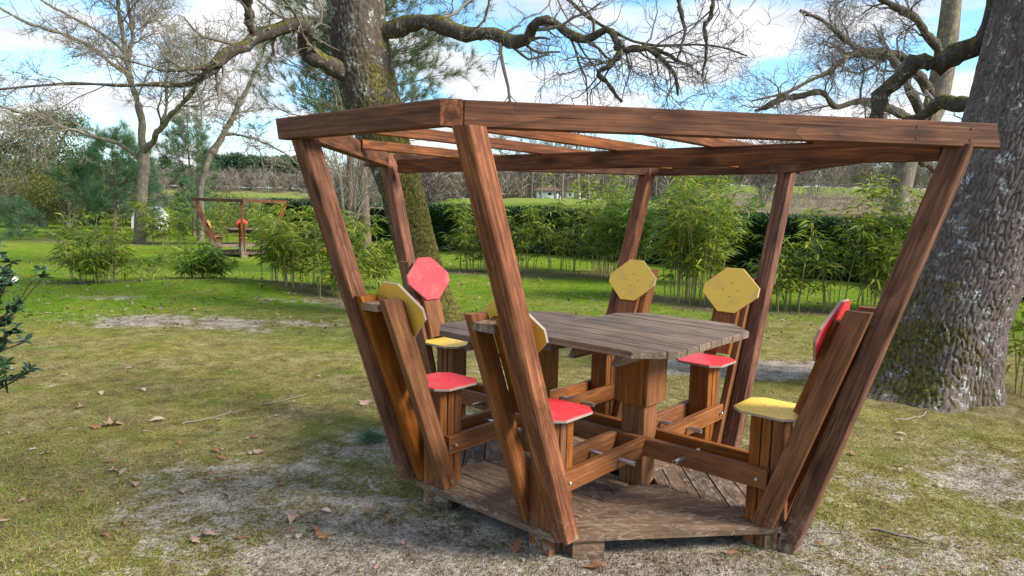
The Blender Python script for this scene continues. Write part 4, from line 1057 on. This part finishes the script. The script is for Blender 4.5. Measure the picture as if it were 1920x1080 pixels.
leaf_mass('garden_shrub', 'many stemmed open shrub with bare lower stems on the left lawn', 'shrub', -24.4, 40.0, [(0, 0, 2.1, 1.7, 1.2, .9), (.9, 0, 1.7, 1.0, .9, .7), (-.9, 0, 1.8, 1.0, .9, .7)], 4200, .11, 'shrub_leaf', 14, 306, trunk=.045)
leaf_mass('garden_shrub', 'grey green shrub low behind the slender curving tree', 'shrub', -15.6, 40.0, [(0, 0, .8, 1.6, 1.2, .7), (2.0, 0, .6, 1.2, 1.0, .5)], 4000, .11, 'shrub_leaf', 10, 307, trunk=.05)

def brush_shrub(label, x, y, h, n, seed, mat='pale_twig', spread=.35, rmin=.006, levels=((6, .5, 1.1), (5, .25, .6), (4, .15, .35))):
    r_ = np.random.default_rng(seed)
    root = empty('bare_shrub', (x, y, float(H(x, y)))); tag(root, label, 'shrub', 'bare shrubs')
    az = r_.uniform(0, 2 * np.pi, n); s = np.linspace(0, 1, 8)
    P = np.zeros((n, 8, 3)); ln = r_.uniform(.6, 1.0, n) * h
    for k in range(n):
        P[k, :, 0] = np.cos(az[k]) * spread * ln[k] * s ** 1.2; P[k, :, 1] = np.sin(az[k]) * spread * ln[k] * s ** 1.2; P[k, :, 2] = ln[k] * s - .05
    P += r_.normal(0, .02 * h, P.shape) * s[None, :, None]
    R = np.linspace(.022, .006, 8)[None] * h / 2.5 * np.ones((n, 1))
    link('stems', raw_mesh('stems', *tubes(P, R, 6)), M[mat], root)
    so = Soup()
    for (m, a, b) in levels:
        P, R = grow(P, R, m, a * h / 2.5, b * h / 2.5, .75, 5, .25, .1, .5, .25, rmin, r=r_); so.add(*tubes(P, R, 3))
    link('crown', so.mesh('crown'), M[mat], root)
brush_shrub('pale many stemmed bare shrub just left of the mossy oak trunk', -3.75, 16.6, 3.6, 7, 401, spread=.18)
brush_shrub('brown twiggy bare shrub between dark evergreens and young pine', -23.0, 45.0, 3.4, 14, 402, 'far_twig', .5, .014)
brush_shrub('grey bare shrub on the bank left of the grey bare tree', 15.0, 44.0, 3.0, 12, 403, 'twig', .4, .012)
brush_shrub('pale gnarled bare bush reaching in from the far left edge', -24.0, 33.0, 4.6, 8, 404, 'pale_twig', .75, .014)

# clipped hedge running obliquely behind the bamboo
hx0, hy0, hx1, hy1 = -12.5, 37.4, 12.0, 11.9
hl = math.hypot(hx1 - hx0, hy1 - hy0); hdx, hdy = (hx1 - hx0) / hl, (hy1 - hy0) / hl
hedge = empty('clipped_hedge', (hx0, hy0, 0)); tag(hedge, 'long dark clipped hedge behind the bamboo row', 'hedge')
r_ = np.random.default_rng(77)
ns = 60; so = Soup()
sv = np.linspace(0, hl, ns); prof = [(-.48, -.1), (-.52, .6), (-.46, 1.24), (-.2, 1.33), (.25, 1.33), (.46, 1.22), (.5, .6), (.46, -.1)]
V = []
for s_ in sv:
    x_, y_ = hx0 + hdx * s_, hy0 + hdy * s_
    zb = float(H(x_ + hdy * .5, y_ - hdx * .5))
    for (o_, z_) in prof: V.append((hdx * s_ - hdy * o_, hdy * s_ + hdx * o_, z_ * (1.30 - min(zb, 0)) / 1.33 + min(zb, 0) if z_ > 0 else zb - .1))
V = np.array(V); npf = len(prof)
F = [[i * npf + j, i * npf + j + 1, (i + 1) * npf + j + 1, (i + 1) * npf + j] for i in range(ns - 1) for j in range(npf - 1)]
t = NT('hedge_core'); core_m = t.done((0.006, 0.016, 0.006), 0.9, spec=0.05)
link('twig_core', raw_mesh('twig_core', V, np.array(F)), core_m, hedge)
nleaf = 60000
s_ = r_.uniform(0, 1, nleaf) ** .75 * hl
side = r_.uniform(0, 1, nleaf)
o_ = np.where(side < .68, -.53 + r_.normal(0, .03, nleaf), r_.uniform(-.5, .5, nleaf))
z_ = np.where(side < .68, r_.uniform(-.05, 1.30, nleaf), 1.33 + r_.normal(0, .035, nleaf) + .03 * np.sin(s_ * 1.7))
o_ = o_ + .04 * (fbm(s_ * 1.5, z_ * 2, 61, 3) - .5) * 2
xx = hx0 + hdx * s_; yy = hy0 + hdy * s_
zb = np.minimum(H(xx, yy), 0)
pos = np.stack([hdx * s_ - hdy * o_, hdy * s_ + hdx * o_, zb + z_ * (1.30 - zb) / 1.33], -1)
outd = np.where((side < .68)[:, None], np.array([hdy, -hdx, .35]), np.array([0, 0, 1.0]))
ld = unit(outd + r_.normal(size=(nleaf, 3)) * .7)
link('foliage', raw_mesh('foliage', *kites(pos, ld, r_.uniform(.05, .11, nleaf), .045, .05, r_)), M['hedge_leaf'], hedge)

# rhododendron reaching in from the left edge
rh = empty('rhododendron_bush', (-3.35, 3.95, float(H(-3.35, 3.95)))); tag(rh, 'glossy dark leaved bush reaching in at the left edge', 'bush')
r_ = np.random.default_rng(91)
tips = np.array([(-2.46, 3.82, 1.15), (-2.56, 3.75, 1.13), (-2.60, 3.85, 1.22), (-2.70, 3.9, 1.27), (-2.66, 3.7, 1.03), (-2.56, 3.72, .86), (-2.50, 3.7, .83), (-2.70, 3.75, .92), (-2.72, 3.7, .80), (-2.39, 3.62, .68), (-2.55, 3.6, .655), (-2.62, 3.62, .63), (-2.75, 3.65, .62), (-2.8, 3.9, 1.1), (-2.85, 3.9, .95), (-2.9, 4.0, 1.3), (-3.0, 4.0, 1.05), (-3.1, 4.1, .8), (-3.1, 3.9, 1.45), (-2.95, 4.2, 1.2), (-2.68, 3.9, 1.16), (-2.78, 3.8, 1.2), (-2.62, 3.8, 1.08), (-2.75, 3.82, 1.0)])
tips = tips + np.array([-.05, 0, 0]); tips = np.concatenate([tips, tips[:14] + r_.normal(0, .05, (14, 3)) + np.array([-.06, .03, .02])]); o0 = np.array(rh.location)
u_ = np.linspace(0, 1, 7)[:, None]
S = np.array([np.array([r_.normal(0, .08), r_.normal(0, .08), 0]) * (1 - u_) + (tp - o0) * u_ + np.array([0, 0, .12]) * np.sin(u_ * math.pi) + r_.normal(0, .015, (7, 3)) * u_ for tp in tips])
link('stems', raw_mesh('stems', *tubes(S, np.linspace(.011, .003, 7)[None] * np.ones((len(S), 1)), 5)), M['branch'], rh)
cs = np.concatenate([S[:, -1], S[:, -2], (S[:, -2] + S[:, -3]) / 2]); ds = np.concatenate([S[:, -1] - S[:, -2], S[:, -1] - S[:, -2] + r_.normal(0, .05, S[:, 0].shape), S[:, -2] - S[:, -3] + r_.normal(0, .07, S[:, 0].shape)])
cs = cs + r_.normal(0, .012, cs.shape)
m = 11; cc = np.repeat(cs, m, 0); dd = unit(np.repeat(unit(ds), m, 0) * .5 + r_.normal(size=cc.shape) * np.array([1, 1, .45]))
def broad(base, d, Ln, Wd, r):
    N = len(base); side = unit(np.cross(d, np.array([0, 0, 1.0]) + .5 * r.normal(size=(N, 3)))); up_ = np.cross(side, d)
    L_ = Ln[:, None]; W_ = Wd[:, None]
    rows = [(0, .08), (.3, .42), (.62, .5), (.88, .26), (1.0, .04)]
    V = []
    for f, w in rows:
        c_ = base + d * L_ * f - np.array([0, 0, 1.0]) * L_ * .12 * f * f
        V += [c_ - side * W_ * w + up_ * W_ * w * .25, c_ + side * W_ * w + up_ * W_ * w * .25]
    V = np.stack(V, 1)
    q = np.array([[0, 1, 3, 2], [2, 3, 5, 4], [4, 5, 7, 6], [6, 7, 9, 8]])
    F = (np.arange(N)[:, None, None] * 10 + q[None]).reshape(-1, 4)
    return V.reshape(-1, 3), F
link('leaves', raw_mesh('leaves', *broad(cc, dd, r_.uniform(.04, .068, len(cc)), r_.uniform(.018, .026, len(cc)), r_)), M['rhodo'], rh)
# ------------------------------------------------------------------ far side: houses, car, trees
def boxpart(name, x0, x1, y0, y1, z0, z1, mat, parent):
    V = [(x, y, z) for x in (x0, x1) for y in (y0, y1) for z in (z0, z1)]
    F = [[0, 1, 3, 2], [4, 6, 7, 5], [0, 4, 5, 1], [2, 3, 7, 6], [0, 2, 6, 4], [1, 5, 7, 3]]
    return link(name, raw_mesh(name, np.array(V, float), np.array(F)), mat, parent)
t = NT('white_render'); white_m = t.done(t.mix(t.noise(t.pos(), 1.5), (0.78, 0.79, 0.81), (0.86, 0.86, 0.87)), 0.8)
t = NT('cream_render'); cream_m = t.done((0.78, 0.74, 0.62), 0.8)
t = NT('roof_tile'); roof_m = t.done(t.mix(t.noise(t.pos(), 3.0), (0.105, 0.055, 0.042), (0.17, 0.09, 0.065)), 0.85)
t = NT('blue_shutter'); shut_m = t.done((0.16, 0.20, 0.26), 0.6)
t = NT('window_pane'); pane_m = t.done((0.03, 0.04, 0.05), 0.1)
def house(name, label, x, y, w, d, h, roofh, wall_m, wins, door=None, rz=0.0, oh=.7):
    root = empty(name, (x, y, float(H(x, y)) - .1), rz); tag(root, label, 'house')
    boxpart('wall', -w / 2, w / 2, -d / 2, d / 2, 0, h, wall_m, root)
    V = [(-w / 2 - oh, -d / 2 - oh, h), (w / 2 + oh, -d / 2 - oh, h), (w / 2 + oh, d / 2 + oh, h), (-w / 2 - oh, d / 2 + oh, h),
         (-w / 2 - oh, -d / 2 - oh, h + .18), (w / 2 + oh, -d / 2 - oh, h + .18), (w / 2 + oh, d / 2 + oh, h + .18), (-w / 2 - oh, d / 2 + oh, h + .18),
         (-w / 2 + 1.6, 0, h + roofh), (w / 2 - 1.6, 0, h + roofh)]
    F = [[0, 3, 2, 1], [0, 1, 5, 4], [1, 2, 6, 5], [2, 3, 7, 6], [3, 0, 4, 7], [4, 5, 9, 8], [6, 7, 8, 9], [5, 6, 9, 9], [7, 4, 8, 8]]
    m_ = bpy.data.meshes.new('roof'); m_.from_pydata(V, [], [list(dict.fromkeys(f)) for f in F]); m_.update()
    link('roof', m_, roof_m, root)
    for (a0, a1, b0, b1) in wins:
        wd = boxpart('window', a0, a1, -d / 2 - .05, -d / 2 + .1, b0, b1, shut_m, root)
        boxpart('pane', a0 + .12, a1 - .12, -d / 2 - .07, -d / 2 - .052, b0 + .1, b1 - .1, pane_m, wd)
    if door:
        boxpart('door', door[0], door[1], -d / 2 - .06, -d / 2 + .1, 0, 2.0, shut_m, root)
    return root
house('lake_house', 'long low white house with brown tiled roof across the park', 8.6, 190, 5.4, 6, 2.0, 1.5, white_m, [(-2.2, -1.5, .95, 1.65), (.1, 1.0, .95, 1.65)], (1.9, 2.4), oh=.9)
house('lake_house', 'small cream outbuilding right of the low white house', 15.3, 190, 3.6, 4, 2.1, .7, cream_m, [(-1.2, -.5, .9, 1.6)], (.2, 1.0), oh=.5)

def car(label, x, y, rz):
    root = empty('parked_car', (x, y, float(H(x, y))), rz); tag(root, label, 'car')
    prof = [(-2.1, .35), (-2.12, .75), (-1.95, .92), (-1.55, .98), (-.9, 1.42), (.5, 1.46), (1.2, 1.0), (1.95, .86), (2.12, .62), (2.1, .35)]
    def ext(pts, wy, name, mat, par):
        n = len(pts); V = [(px_, s * wy * (1 - .12 * max(0, pz_ - .9)), pz_) for s in (-1, 1) for px_, pz_ in pts]
        F = [list(range(n)), list(range(2 * n - 1, n - 1, -1))] + [[k, n + k, n + (k + 1) % n, (k + 1) % n] for k in range(n)]
        m_ = bpy.data.meshes.new(name); m_.from_pydata(V, [], F); m_.update(); return link(name, m_, mat, par)
    t_ = NT('white_car_paint'); paint = t_.done((0.78, 0.79, 0.80), 0.25)
    t_ = NT('tyre'); tyre = t_.done((0.02, 0.02, 0.02), 0.8)
    ext(prof, .88, 'body', paint, root)
    ext([(-1.4, 1.0), (-.85, 1.38), (-.25, 1.40), (-.25, 1.0)], .885, 'window', pane_m, root)
    ext([(-.15, 1.0), (-.15, 1.40), (.45, 1.41), (1.0, 1.02)], .885, 'window', pane_m, root)
    for sx in (-1.3, 1.3):
        for sy in (-.8, .8):
            lathe_rod('wheel', (sx, sy - .1, .32), (sx, sy + .1, .32), .32, tyre, root, 14, False)
car('white car parked on the far green field', 86.0, 290.0, .1)

# white tarpaulin covered frame behind the young pine
wp = empty('covered_frame', (-20.7, 41.5, float(H(-20.7, 41.5)))); tag(wp, 'white covered garden frame half hidden behind the young pine', 'cover')
V = []; 
for s in (0, 1):
    for k in range(9):
        a = math.pi * k / 8; V.append((.75 * math.cos(a), -.7 + 1.4 * s, .5 + .85 * math.sin(a)))
    V += [(-.75, -.7 + 1.4 * s, 0), (.75, -.7 + 1.4 * s, 0)]
F = [[k, k + 1, 11 + k + 1, 11 + k] for k in range(10)] + [[10, 0, 11, 21]]
m_ = bpy.data.meshes.new('cover'); m_.from_pydata(V, [], F + [list(range(10, -1, -1)), list(range(11, 22))]); m_.update()
link('cover', m_, white_m, wp)
boxpart('skid', -.8, .8, -.74, -.66, -.05, .08, M['board'], wp); boxpart('skid', -.8, .8, .66, .74, -.05, .08, M['board'], wp)

def far_tree(label, x, y, h, r, seed):
    r_ = np.random.default_rng(seed); zb = float(H(x, y)) - .3
    root = empty('bare_tree', (x, y, zb)); tag(root, label, 'tree', 'bare trees across the park')
    s = np.linspace(0, 1, 8)
    P = np.stack([r_.normal(0, .03) * h * s + .02 * h * np.sin(4 * s + seed), 0 * s, h * s], -1)[None]
    R = (r * (1 - .8 * s))[None]
    V, F = tubes(P, R, 7); link('trunk', raw_mesh('trunk', V, F, True), M['pale_bark'], root)
    so = Soup(); PP, RR = P, R
    for k, (n, a, b) in enumerate(((16, .18, .36), (7, .08, .2), (5, .05, .12))):
        PP, RR = grow(PP, RR, n, a * h, b * h, .8, 5, .2, .15, .5, .3 if k == 0 else .15, .03, r=r_); so.add(*tubes(PP, RR, 3))
    link('crown', so.mesh('crown'), M['far_twig'], root)
FT = [(-7.0, 168, 13, .25, 'left of the white pole trunk'), (-3.4, 172, 15, .3, 'pale straight trunk left of the low white house'), (1.6, 178, 14, .3, 'dark trunk'), (4.6, 180, 14, .35, 'trunk'),
      (6.6, 172, 16, .38, 'trunk'), (9.0, 160, 17, .45, 'trunk'), (11.2, 165, 16, .5, 'trunk'), (13.6, 158, 17, .62, 'trunk'), (17.5, 170, 15, .4, 'trunk'), (21.0, 175, 14, .35, 'trunk'), (30.0, 190, 14, .4, 'trunk'), (36.0, 185, 13, .3, 'trunk')]
FL = ['slim bare tree left of the low white house, nearest to the front post', 'pale straight bare tree well left of the low white house', 'dark bare tree a little left of the low white house', 'bare tree standing at the left end of the low white house',
      'bare tree touching the left part of the low white house roof', 'pale bare trunk crossing the middle of the low white house', 'bare trunk at the right end of the low white house', 'thick bare trunk between the white house and the cream outbuilding', 'bare tree right of the cream outbuilding', 'second bare tree right of the cream outbuilding', 'bare tree behind the golden topped bamboo', 'bare tree behind the rear left post']
for (x, y, h, r_w, _), lb in zip(FT, FL):
    far_tree(lb, x, y, h, r_w * .62, int(abs(x) * 7 + y))

# far-off woods that read as one mass
def woods(name, label, pts, hmin, hmax, nb, mat, seed, conifer=False):
    r_ = np.random.default_rng(seed); pts = np.array(pts, float); n = len(pts)
    z = H(pts[:, 0], pts[:, 1]); h = r_.uniform(hmin, hmax, n)
    base = np.column_stack([pts, z])
    tri = []
    # trunks
    w = h * .007
    tri.append(np.stack([base + np.column_stack([-w, 0 * w, 0 * w]), base + np.column_stack([w, 0 * w, 0 * w]), base + np.column_stack([0 * w, 0 * w, h * .95])], 1))
    bi = np.repeat(np.arange(n), nb); m = len(bi)
    f = r_.uniform(.55, .97, m) if conifer else r_.uniform(.02, .85, m)
    st = base[bi] + np.column_stack([np.zeros(m), np.zeros(m), f * h[bi]])
    az = r_.uniform(0, 2 * np.pi, m)
    if conifer:
        rad = h[bi] * .16 * np.sqrt(r_.uniform(0, 1, m)) * (1.25 - f)* 2.2
        c_ = st + np.column_stack([np.cos(az) * rad, np.sin(az) * rad, r_.normal(0, .3, m)])
        v1 = r_.normal(size=(m, 3)) * .75; v2 = r_.normal(size=(m, 3)) * .75
        tri.append(np.stack([c_, c_ + v1, c_ + v2], 1))
    else:
        L_ = h[bi] * r_.uniform(.10, .34, m)
        d = unit(np.column_stack([np.cos(az), np.sin(az), r_.uniform(.1, 1.6, m)]))
        wv = unit(np.cross(d, r_.normal(size=(m, 3)))) * (h[bi] * .0105)[:, None]
        off = np.column_stack([np.cos(az), np.sin(az), 0 * az]) * (h[bi] * .14 * r_.uniform(0, 1, m))[:, None]
        tri.append(np.stack([st + off - wv, st + off + wv, st + off + d * L_[:, None]], 1))
    T = np.concatenate(tri)
    o = link(name, raw_mesh(name, T.reshape(-1, 3), np.arange(len(T) * 3).reshape(-1, 3)), M[mat])
    tag(o, label, 'woodland', kind='stuff'); return o
r_ = np.random.default_rng(500)
pts = [(r_.uniform(-330, 10), r_.uniform(414, 470)) for _ in range(1100)]
woods('far_woodland', 'brown leafless woodland along the far shore of the lake', pts, 8, 13, 130, 'far_twig', 501)
pts = [(r_.uniform(-60, 80), r_.uniform(205, 290)) for _ in range(300)]
woods('far_woodland', 'bare woodland behind the low white house', pts, 9, 16, 170, 'far_twig', 502)
pts = [(r_.uniform(60, 330), r_.uniform(305, 380)) for _ in range(460)]
woods('far_woodland', 'bare brown woodland along the top of the far green field', pts, 9, 15, 170, 'far_twig', 503)
pts = [(r_.uniform(-190, -128), r_.uniform(440, 475)) for _ in range(120)]
woods('far_pine_forest', 'dark green pine forest on the far shore of the lake', pts, 17, 21, 240, 'far_pine', 504, True)
pts = [(r_.uniform(-420, -190), r_.uniform(430, 480)) for _ in range(60)] + [(r_.uniform(-125, 60), r_.uniform(470, 500)) for _ in range(60)] + [(r_.uniform(20, 60), r_.uniform(295, 330)) for _ in range(16)]
woods('far_pine_forest', 'scattered far pines rising above the bare woods', pts, 12, 17, 160, 'far_pine', 505, True)
# brown scrub on the bank beyond the hedge
pts = [(r_.uniform(.2, .62) * y_, y_) for y_ in r_.uniform(46, 60, 420)]
woods('bank_scrub', 'low brown scrub on the bank beyond the hedge', pts, .5, 1.6, 26, 'far_twig', 506)

# ------------------------------------------------------------------ ground cover
def scatter(n, y0, y1, power, r_, xs=.80):
    """positions in the wedge of lawn in front of the path, denser close by"""
    u = r_.uniform(0, 1, n)
    y = (y0 ** (1 - power) + u * (y1 ** (1 - power) - y0 ** (1 - power))) ** (1 / (1 - power))
    x = r_.uniform(-1, 1, n) * (xs * y + .8)
    return x, y
r_ = np.random.default_rng(600)
def inside_pav(x, y):
    dx, dy = x - PAV[0], y - PAV[1]; c_, s_ = math.cos(-PAV_RZ), math.sin(-PAV_RZ)
    lx, ly = dx * c_ - dy * s_, dx * s_ + dy * c_
    return (np.abs(ly) < .84) & (np.abs(lx) < 1.2 - np.abs(ly) * .87)
def blades(n, y0, y1, power, l0, l1, w, keep, mat, name, label, cat, seed, lie=.6):
    r_ = np.random.default_rng(seed)
    x, y = scatter(n, y0, y1, power, r_); k = keep(x, y, r_) & ~inside_pav(x, y); x, y = x[k], y[k]; m = len(x)
    z = H(x, y) - .002
    az = r_.uniform(0, 2 * np.pi, m); L_ = r_.uniform(l0, l1, m)
    d = unit(np.column_stack([np.cos(az) * lie, np.sin(az) * lie, r_.uniform(.15, 1.0, m)]))
    b = np.column_stack([x, y, z]); wv = np.column_stack([-np.sin(az), np.cos(az), 0 * az]) * w * .5
    V = np.stack([b - wv, b + wv, b + d * L_[:, None]], 1)
    o = link(name, raw_mesh(name, V.reshape(-1, 3), np.arange(m * 3).reshape(m, 3)), M[mat]); tag(o, label, cat, kind='stuff')
blades(220000, 2.3, 11.5, 1.6, .018, .050, .0045, lambda x, y, r: (sandmask(x, y) < r.uniform(.05, 1.0, len(x)) ** 1.5) & (fbm(x * 1.3, y * 1.3, 71, 3) + .35 * r.uniform(-1, 1, len(x)) > .42), 'grass', 'short_grass', 'short yellowish grass and moss growing thinly on the ground', 'grass', 601, 1.0)
blades(90000, 8.0, 22.0, 1.4, .03, .065, .008, lambda x, y, r: (lawnmask(x, y) > r.uniform(.2, 1, len(x))) & (sandmask(x, y) < .4) & (barkmask(x, y) < .4), 'lawn_blade', 'lawn_grass', 'bright green mown lawn grass behind the pavilion', 'grass', 602, .8)
# crumbs of leaf, chips and needles
n = 60000; x, y = scatter(n, 2.3, 10, 1.8, r_); k = (r_.uniform(0, 1, n) < .42 + .58 * sandmask(x, y)) & ~inside_pav(x, y); x, y = x[k], y[k]; m = len(x)
az = r_.uniform(0, 2 * np.pi, m); d = np.column_stack([np.cos(az), np.sin(az), r_.normal(0, .25, m)])
b = np.column_stack([x, y, H(x, y) + .004]); thin = r_.uniform(0, 1, m) < .6
Ln = np.where(thin, r_.uniform(.015, .05, m), r_.uniform(.006, .016, m)); Wd = np.where(thin, .0042, Ln * .8)
V, F = kites(b, d, Ln, Wd, 0.0, r_)
tag(link('ground_litter', raw_mesh('ground_litter', V, F), M['litter']), 'fine crumbs of dead leaf and needle on bare sandy ground', 'litter', kind='stuff')
n = 2600; x, y = scatter(n, 8.5, 22, 1.1, r_); m = n
az = r_.uniform(0, 2 * np.pi, m); d = np.column_stack([np.cos(az), np.sin(az), r_.uniform(0, .5, m)])
V, F = kites(np.column_stack([x, y, H(x, y) + .025]), d, r_.uniform(.04, .10, m), r_.uniform(.02, .05, m), -.1, r_)
tag(link('leaf_litter', raw_mesh('leaf_litter', V, F), M['litter']), 'small pale dead leaves sprinkled over the green lawn', 'litter', kind='stuff')

# single fallen leaves
def leaf_mesh(kind, seed):
    r_ = np.random.default_rng(seed)
    if kind == 'oak':
        half = [(0, .012), (.10, .05), (.18, .13), (.25, .09), (.33, .08), (.42, .22), (.50, .20), (.55, .10), (.64, .10), (.72, .24), (.80, .20), (.84, .11), (.92, .10), (1.0, .0)]
    elif kind == 'star':
        half = [(0, .015), (.12, .10), (.10, .32), (.26, .20), (.38, .50), (.46, .24), (.62, .22), (.80, .10), (1.0, .0)]
    else:
        half = [(0, .01), (.15, .12), (.35, .22), (.55, .24), (.75, .17), (.9, .08), (1.0, .0)]
    n = len(half); curl = r_.uniform(.1, .6); bend = r_.uniform(-.15, .3)
    V, F = [], []
    for f, w in half:
        zc = bend * math.sin(f * math.pi) * .35
        V += [(f - .5, -w, zc + curl * w * w * 2.2 + r_.normal(0, .02)), (f - .5, 0, zc), (f - .5, w, zc + curl * w * w * 1.8 + r_.normal(0, .02))]
    for k in range(n - 1):
        a = 3 * k; F += [[a, a + 1, a + 4, a + 3], [a + 1, a + 2, a + 5, a + 4]]
    return raw_mesh('fallen_leaf', np.array(V), np.array(F))
def leafvar(kind, seed, mat):
    m_ = leaf_mesh(kind, seed); m_.materials.append(mat); return m_
LV = {'brown': [leafvar('oak', 1, M['leaf_brown']), leafvar('oak', 2, M['leaf_brown']), leafvar('star', 3, M['leaf_brown'])],
      'pink': [leafvar('star', 4, M['leaf_pink']), leafvar('star', 5, M['leaf_pink']), leafvar('oak', 6, M['leaf_pink'])],
      'pale': [leafvar('plain', 7, M['leaf_pale']), leafvar('plain', 8, M['leaf_pale']), leafvar('oak', 9, M['leaf_pale'])]}
LLAB = {'brown': 'curled rusty brown fallen leaf on the ground', 'pink': 'curled pinkish brown fallen leaf on the ground', 'pale': 'dry cream coloured fallen leaf on the ground'}
def drop(x, y, size, col, k, rs):
    o = bpy.data.objects.new('fallen_leaf', LV[col][k % 3]); COL.objects.link(o)
    o.location = (x, y, float(H(x, y)) + .012); o.scale = (size,) * 3
    o.rotation_euler = (rs.uniform(-.18, .18), rs.uniform(-.18, .18), rs.uniform(0, 6.28))
    tag(o, LLAB[col], 'leaf', 'fallen ' + col + ' leaves')
rs = random.Random(8)
SPOTS = [(-2.81, 5.01, .17, 'pink'), (-1.17, 5.73, .14, 'pink'), (-2.90, 4.41, .11, 'pale'), (-2.45, 4.29, .10, 'brown'), (-2.34, 4.15, .08, 'pink'), (-2.28, 4.12, .09, 'pink'), (-1.93, 3.32, .085, 'brown'),
         (-1.44, 3.34, .10, 'pink'), (-1.49, 3.30, .10, 'pink'), (-1.76, 4.16, .07, 'brown'), (-1.81, 4.41, .08, 'brown'), (-1.74, 4.83, .07, 'brown'), (-1.62, 4.54, .085, 'pink'), (-.61, 3.56, .09, 'brown'), (-.91, 3.37, .10, 'brown'),
         (-1.01, 3.36, .08, 'pale'), (.05, 3.27, .13, 'brown'), (.40, 3.13, .12, 'brown'), (1.85, 5.31, .08, 'brown'), (1.75, 4.10, .09, 'brown'), (-3.58, 6.68, .13, 'pink'), (-3.33, 5.76, .09, 'pale'), (-3.06, 5.9, .09, 'pale'), (-3.05, 4.48, .07, 'pale'),
         (-3.26, 5.35, .08, 'pink'), (-2.58, 3.79, .07, 'brown'), (-1.28, 3.32, .06, 'brown'), (-1.89, 4.52, .08, 'brown'), (-.95, 3.63, .07, 'pale'), (-1.3, 4.01, .07, 'brown'), (-2.51, 3.43, .08, 'pink'), (-2.11, 3.95, .08, 'pink'), (2.32, 4.71, .08, 'brown'),
         (2.49, 4.43, .07, 'pale'), (2.61, 4.22, .07, 'pale'), (2.39, 7.28, .08, 'pink'), (-.95, 3.42, .07, 'brown'), (-1.1, 3.53, .08, 'pink'), (-2.9, 4.95, .10, 'brown'), (-2.55, 5.1, .12, 'pale'), (-4.5, 10.1, .12, 'pink'), (-6.2, 9.6, .10, 'pink'), (2.9, 5.2, .08, 'pale'), (2.2, 5.4, .08, 'brown'), (1.2, 2.95, .09, 'brown'), (.75, 3.02, .07, 'brown')]
for i_, (x, y, s_, c_) in enumerate(SPOTS): drop(x, y, s_ * .95, c_, i_, rs)
for i_ in range(170):
    y = 2.6 + 8.5 * rs.random() ** 1.3; x = rs.uniform(-.78, .78) * y
    if inside_pav(np.array(x), np.array(y)): continue
    drop(x, y, rs.uniform(.025, .06), rs.choice(['brown', 'pink', 'brown', 'pink', 'pale']), i_, rs)

# twigs, a pine sprig and a stone
def twig(label, pts, r0, seed):
    r_ = np.random.default_rng(seed); pts = np.array([(x, y, float(H(x, y)) + .008, r0 * (1 - .6 * i / len(pts))) for i, (x, y) in enumerate(pts)])
    P, R = resample(pts, 12); P = P + r_.normal(0, .004, P.shape)
    C1, R1_ = grow(P[None], R[None], 4, .04, .14, .7, 4, .2, .02, .6, .3, .0012, r=r_)
    so = Soup(); so.add(*tubes(P[None], R[None], 5)); so.add(*tubes(C1, R1_, 4))
    o = link('fallen_twig', so.mesh('fallen_twig'), M['pale_twig']); tag(o, label, 'twig', 'fallen twigs')
twig('pale forked twig lying on the moss at the left', [(-1.95, 5.6), (-1.85, 5.75), (-1.72, 5.95)], .007, 1)
twig('thin dark twig on the moss left of the pavilion', [(-2.35, 5.05), (-2.2, 5.2), (-2.05, 5.45)], .006, 2)
twig('short stubby twig in the near left foreground', [(-1.62, 3.9), (-1.55, 3.84), (-1.50, 3.76)], .007, 3)
twig('long thin twig on the sand right of the pavilion', [(1.15, 3.45), (1.5, 3.52), (1.85, 3.55)], .005, 4)
twig('crooked twig on the ground at the near right', [(1.9, 3.6), (2.1, 3.5), (2.35, 3.62)], .006, 5)
twig('grey twig near the foot of the big oak', [(3.0, 5.5), (3.25, 5.6), (3.4, 5.75)], .007, 6)
sp = empty('pine_sprig', (-.86, 4.75, float(H(-.86, 4.75)) + .015)); tag(sp, 'fallen green pine sprig on the ground left of the pavilion', 'pine sprig')
r_ = np.random.default_rng(9)
P = np.array([[(.08, .02, 0), (.0, .0, .015), (-.07, .0, .02)]]); link('stem', raw_mesh('stem', *tubes(P, np.array([[.004, .003, .002]]), 5)), M['pine_bark'], sp)
link('needles', raw_mesh('needles', *needles(np.array([(-.02, 0, .02), (-.05, 0, .02), (0.01, 0, .02)]), np.array([(-1, .1, .1), (-1, -.2, .2), (-1, .2, .1)]), 80, .21, .0035, (.1, .8), r_)), M['needle_blue'], sp)
bm = bmesh.new(); bmesh.ops.create_icosphere(bm, subdivisions=2, radius=.05)
for v in bm.verts:
    v.co *= 1 + .35 * math.sin(v.co.x * 70 + 1) * math.cos(v.co.y * 55) ; v.co.z *= .8
m_ = bpy.data.meshes.new('stone'); bm.to_mesh(m_); bm.free()
t = NT('pale_stone'); st = link('broken_stone', m_, t.done(t.mix(t.noise(t.pos(), 30.0, 5.0), (0.34, 0.29, 0.22), (0.62, 0.57, 0.47)), 0.9))
st.location = (1.50, 3.60, float(H(1.5, 3.6)) + .02); st.scale = (.8, .6, 1.1)
tag(st, 'small pale broken stone at the foot of the right post', 'stone')
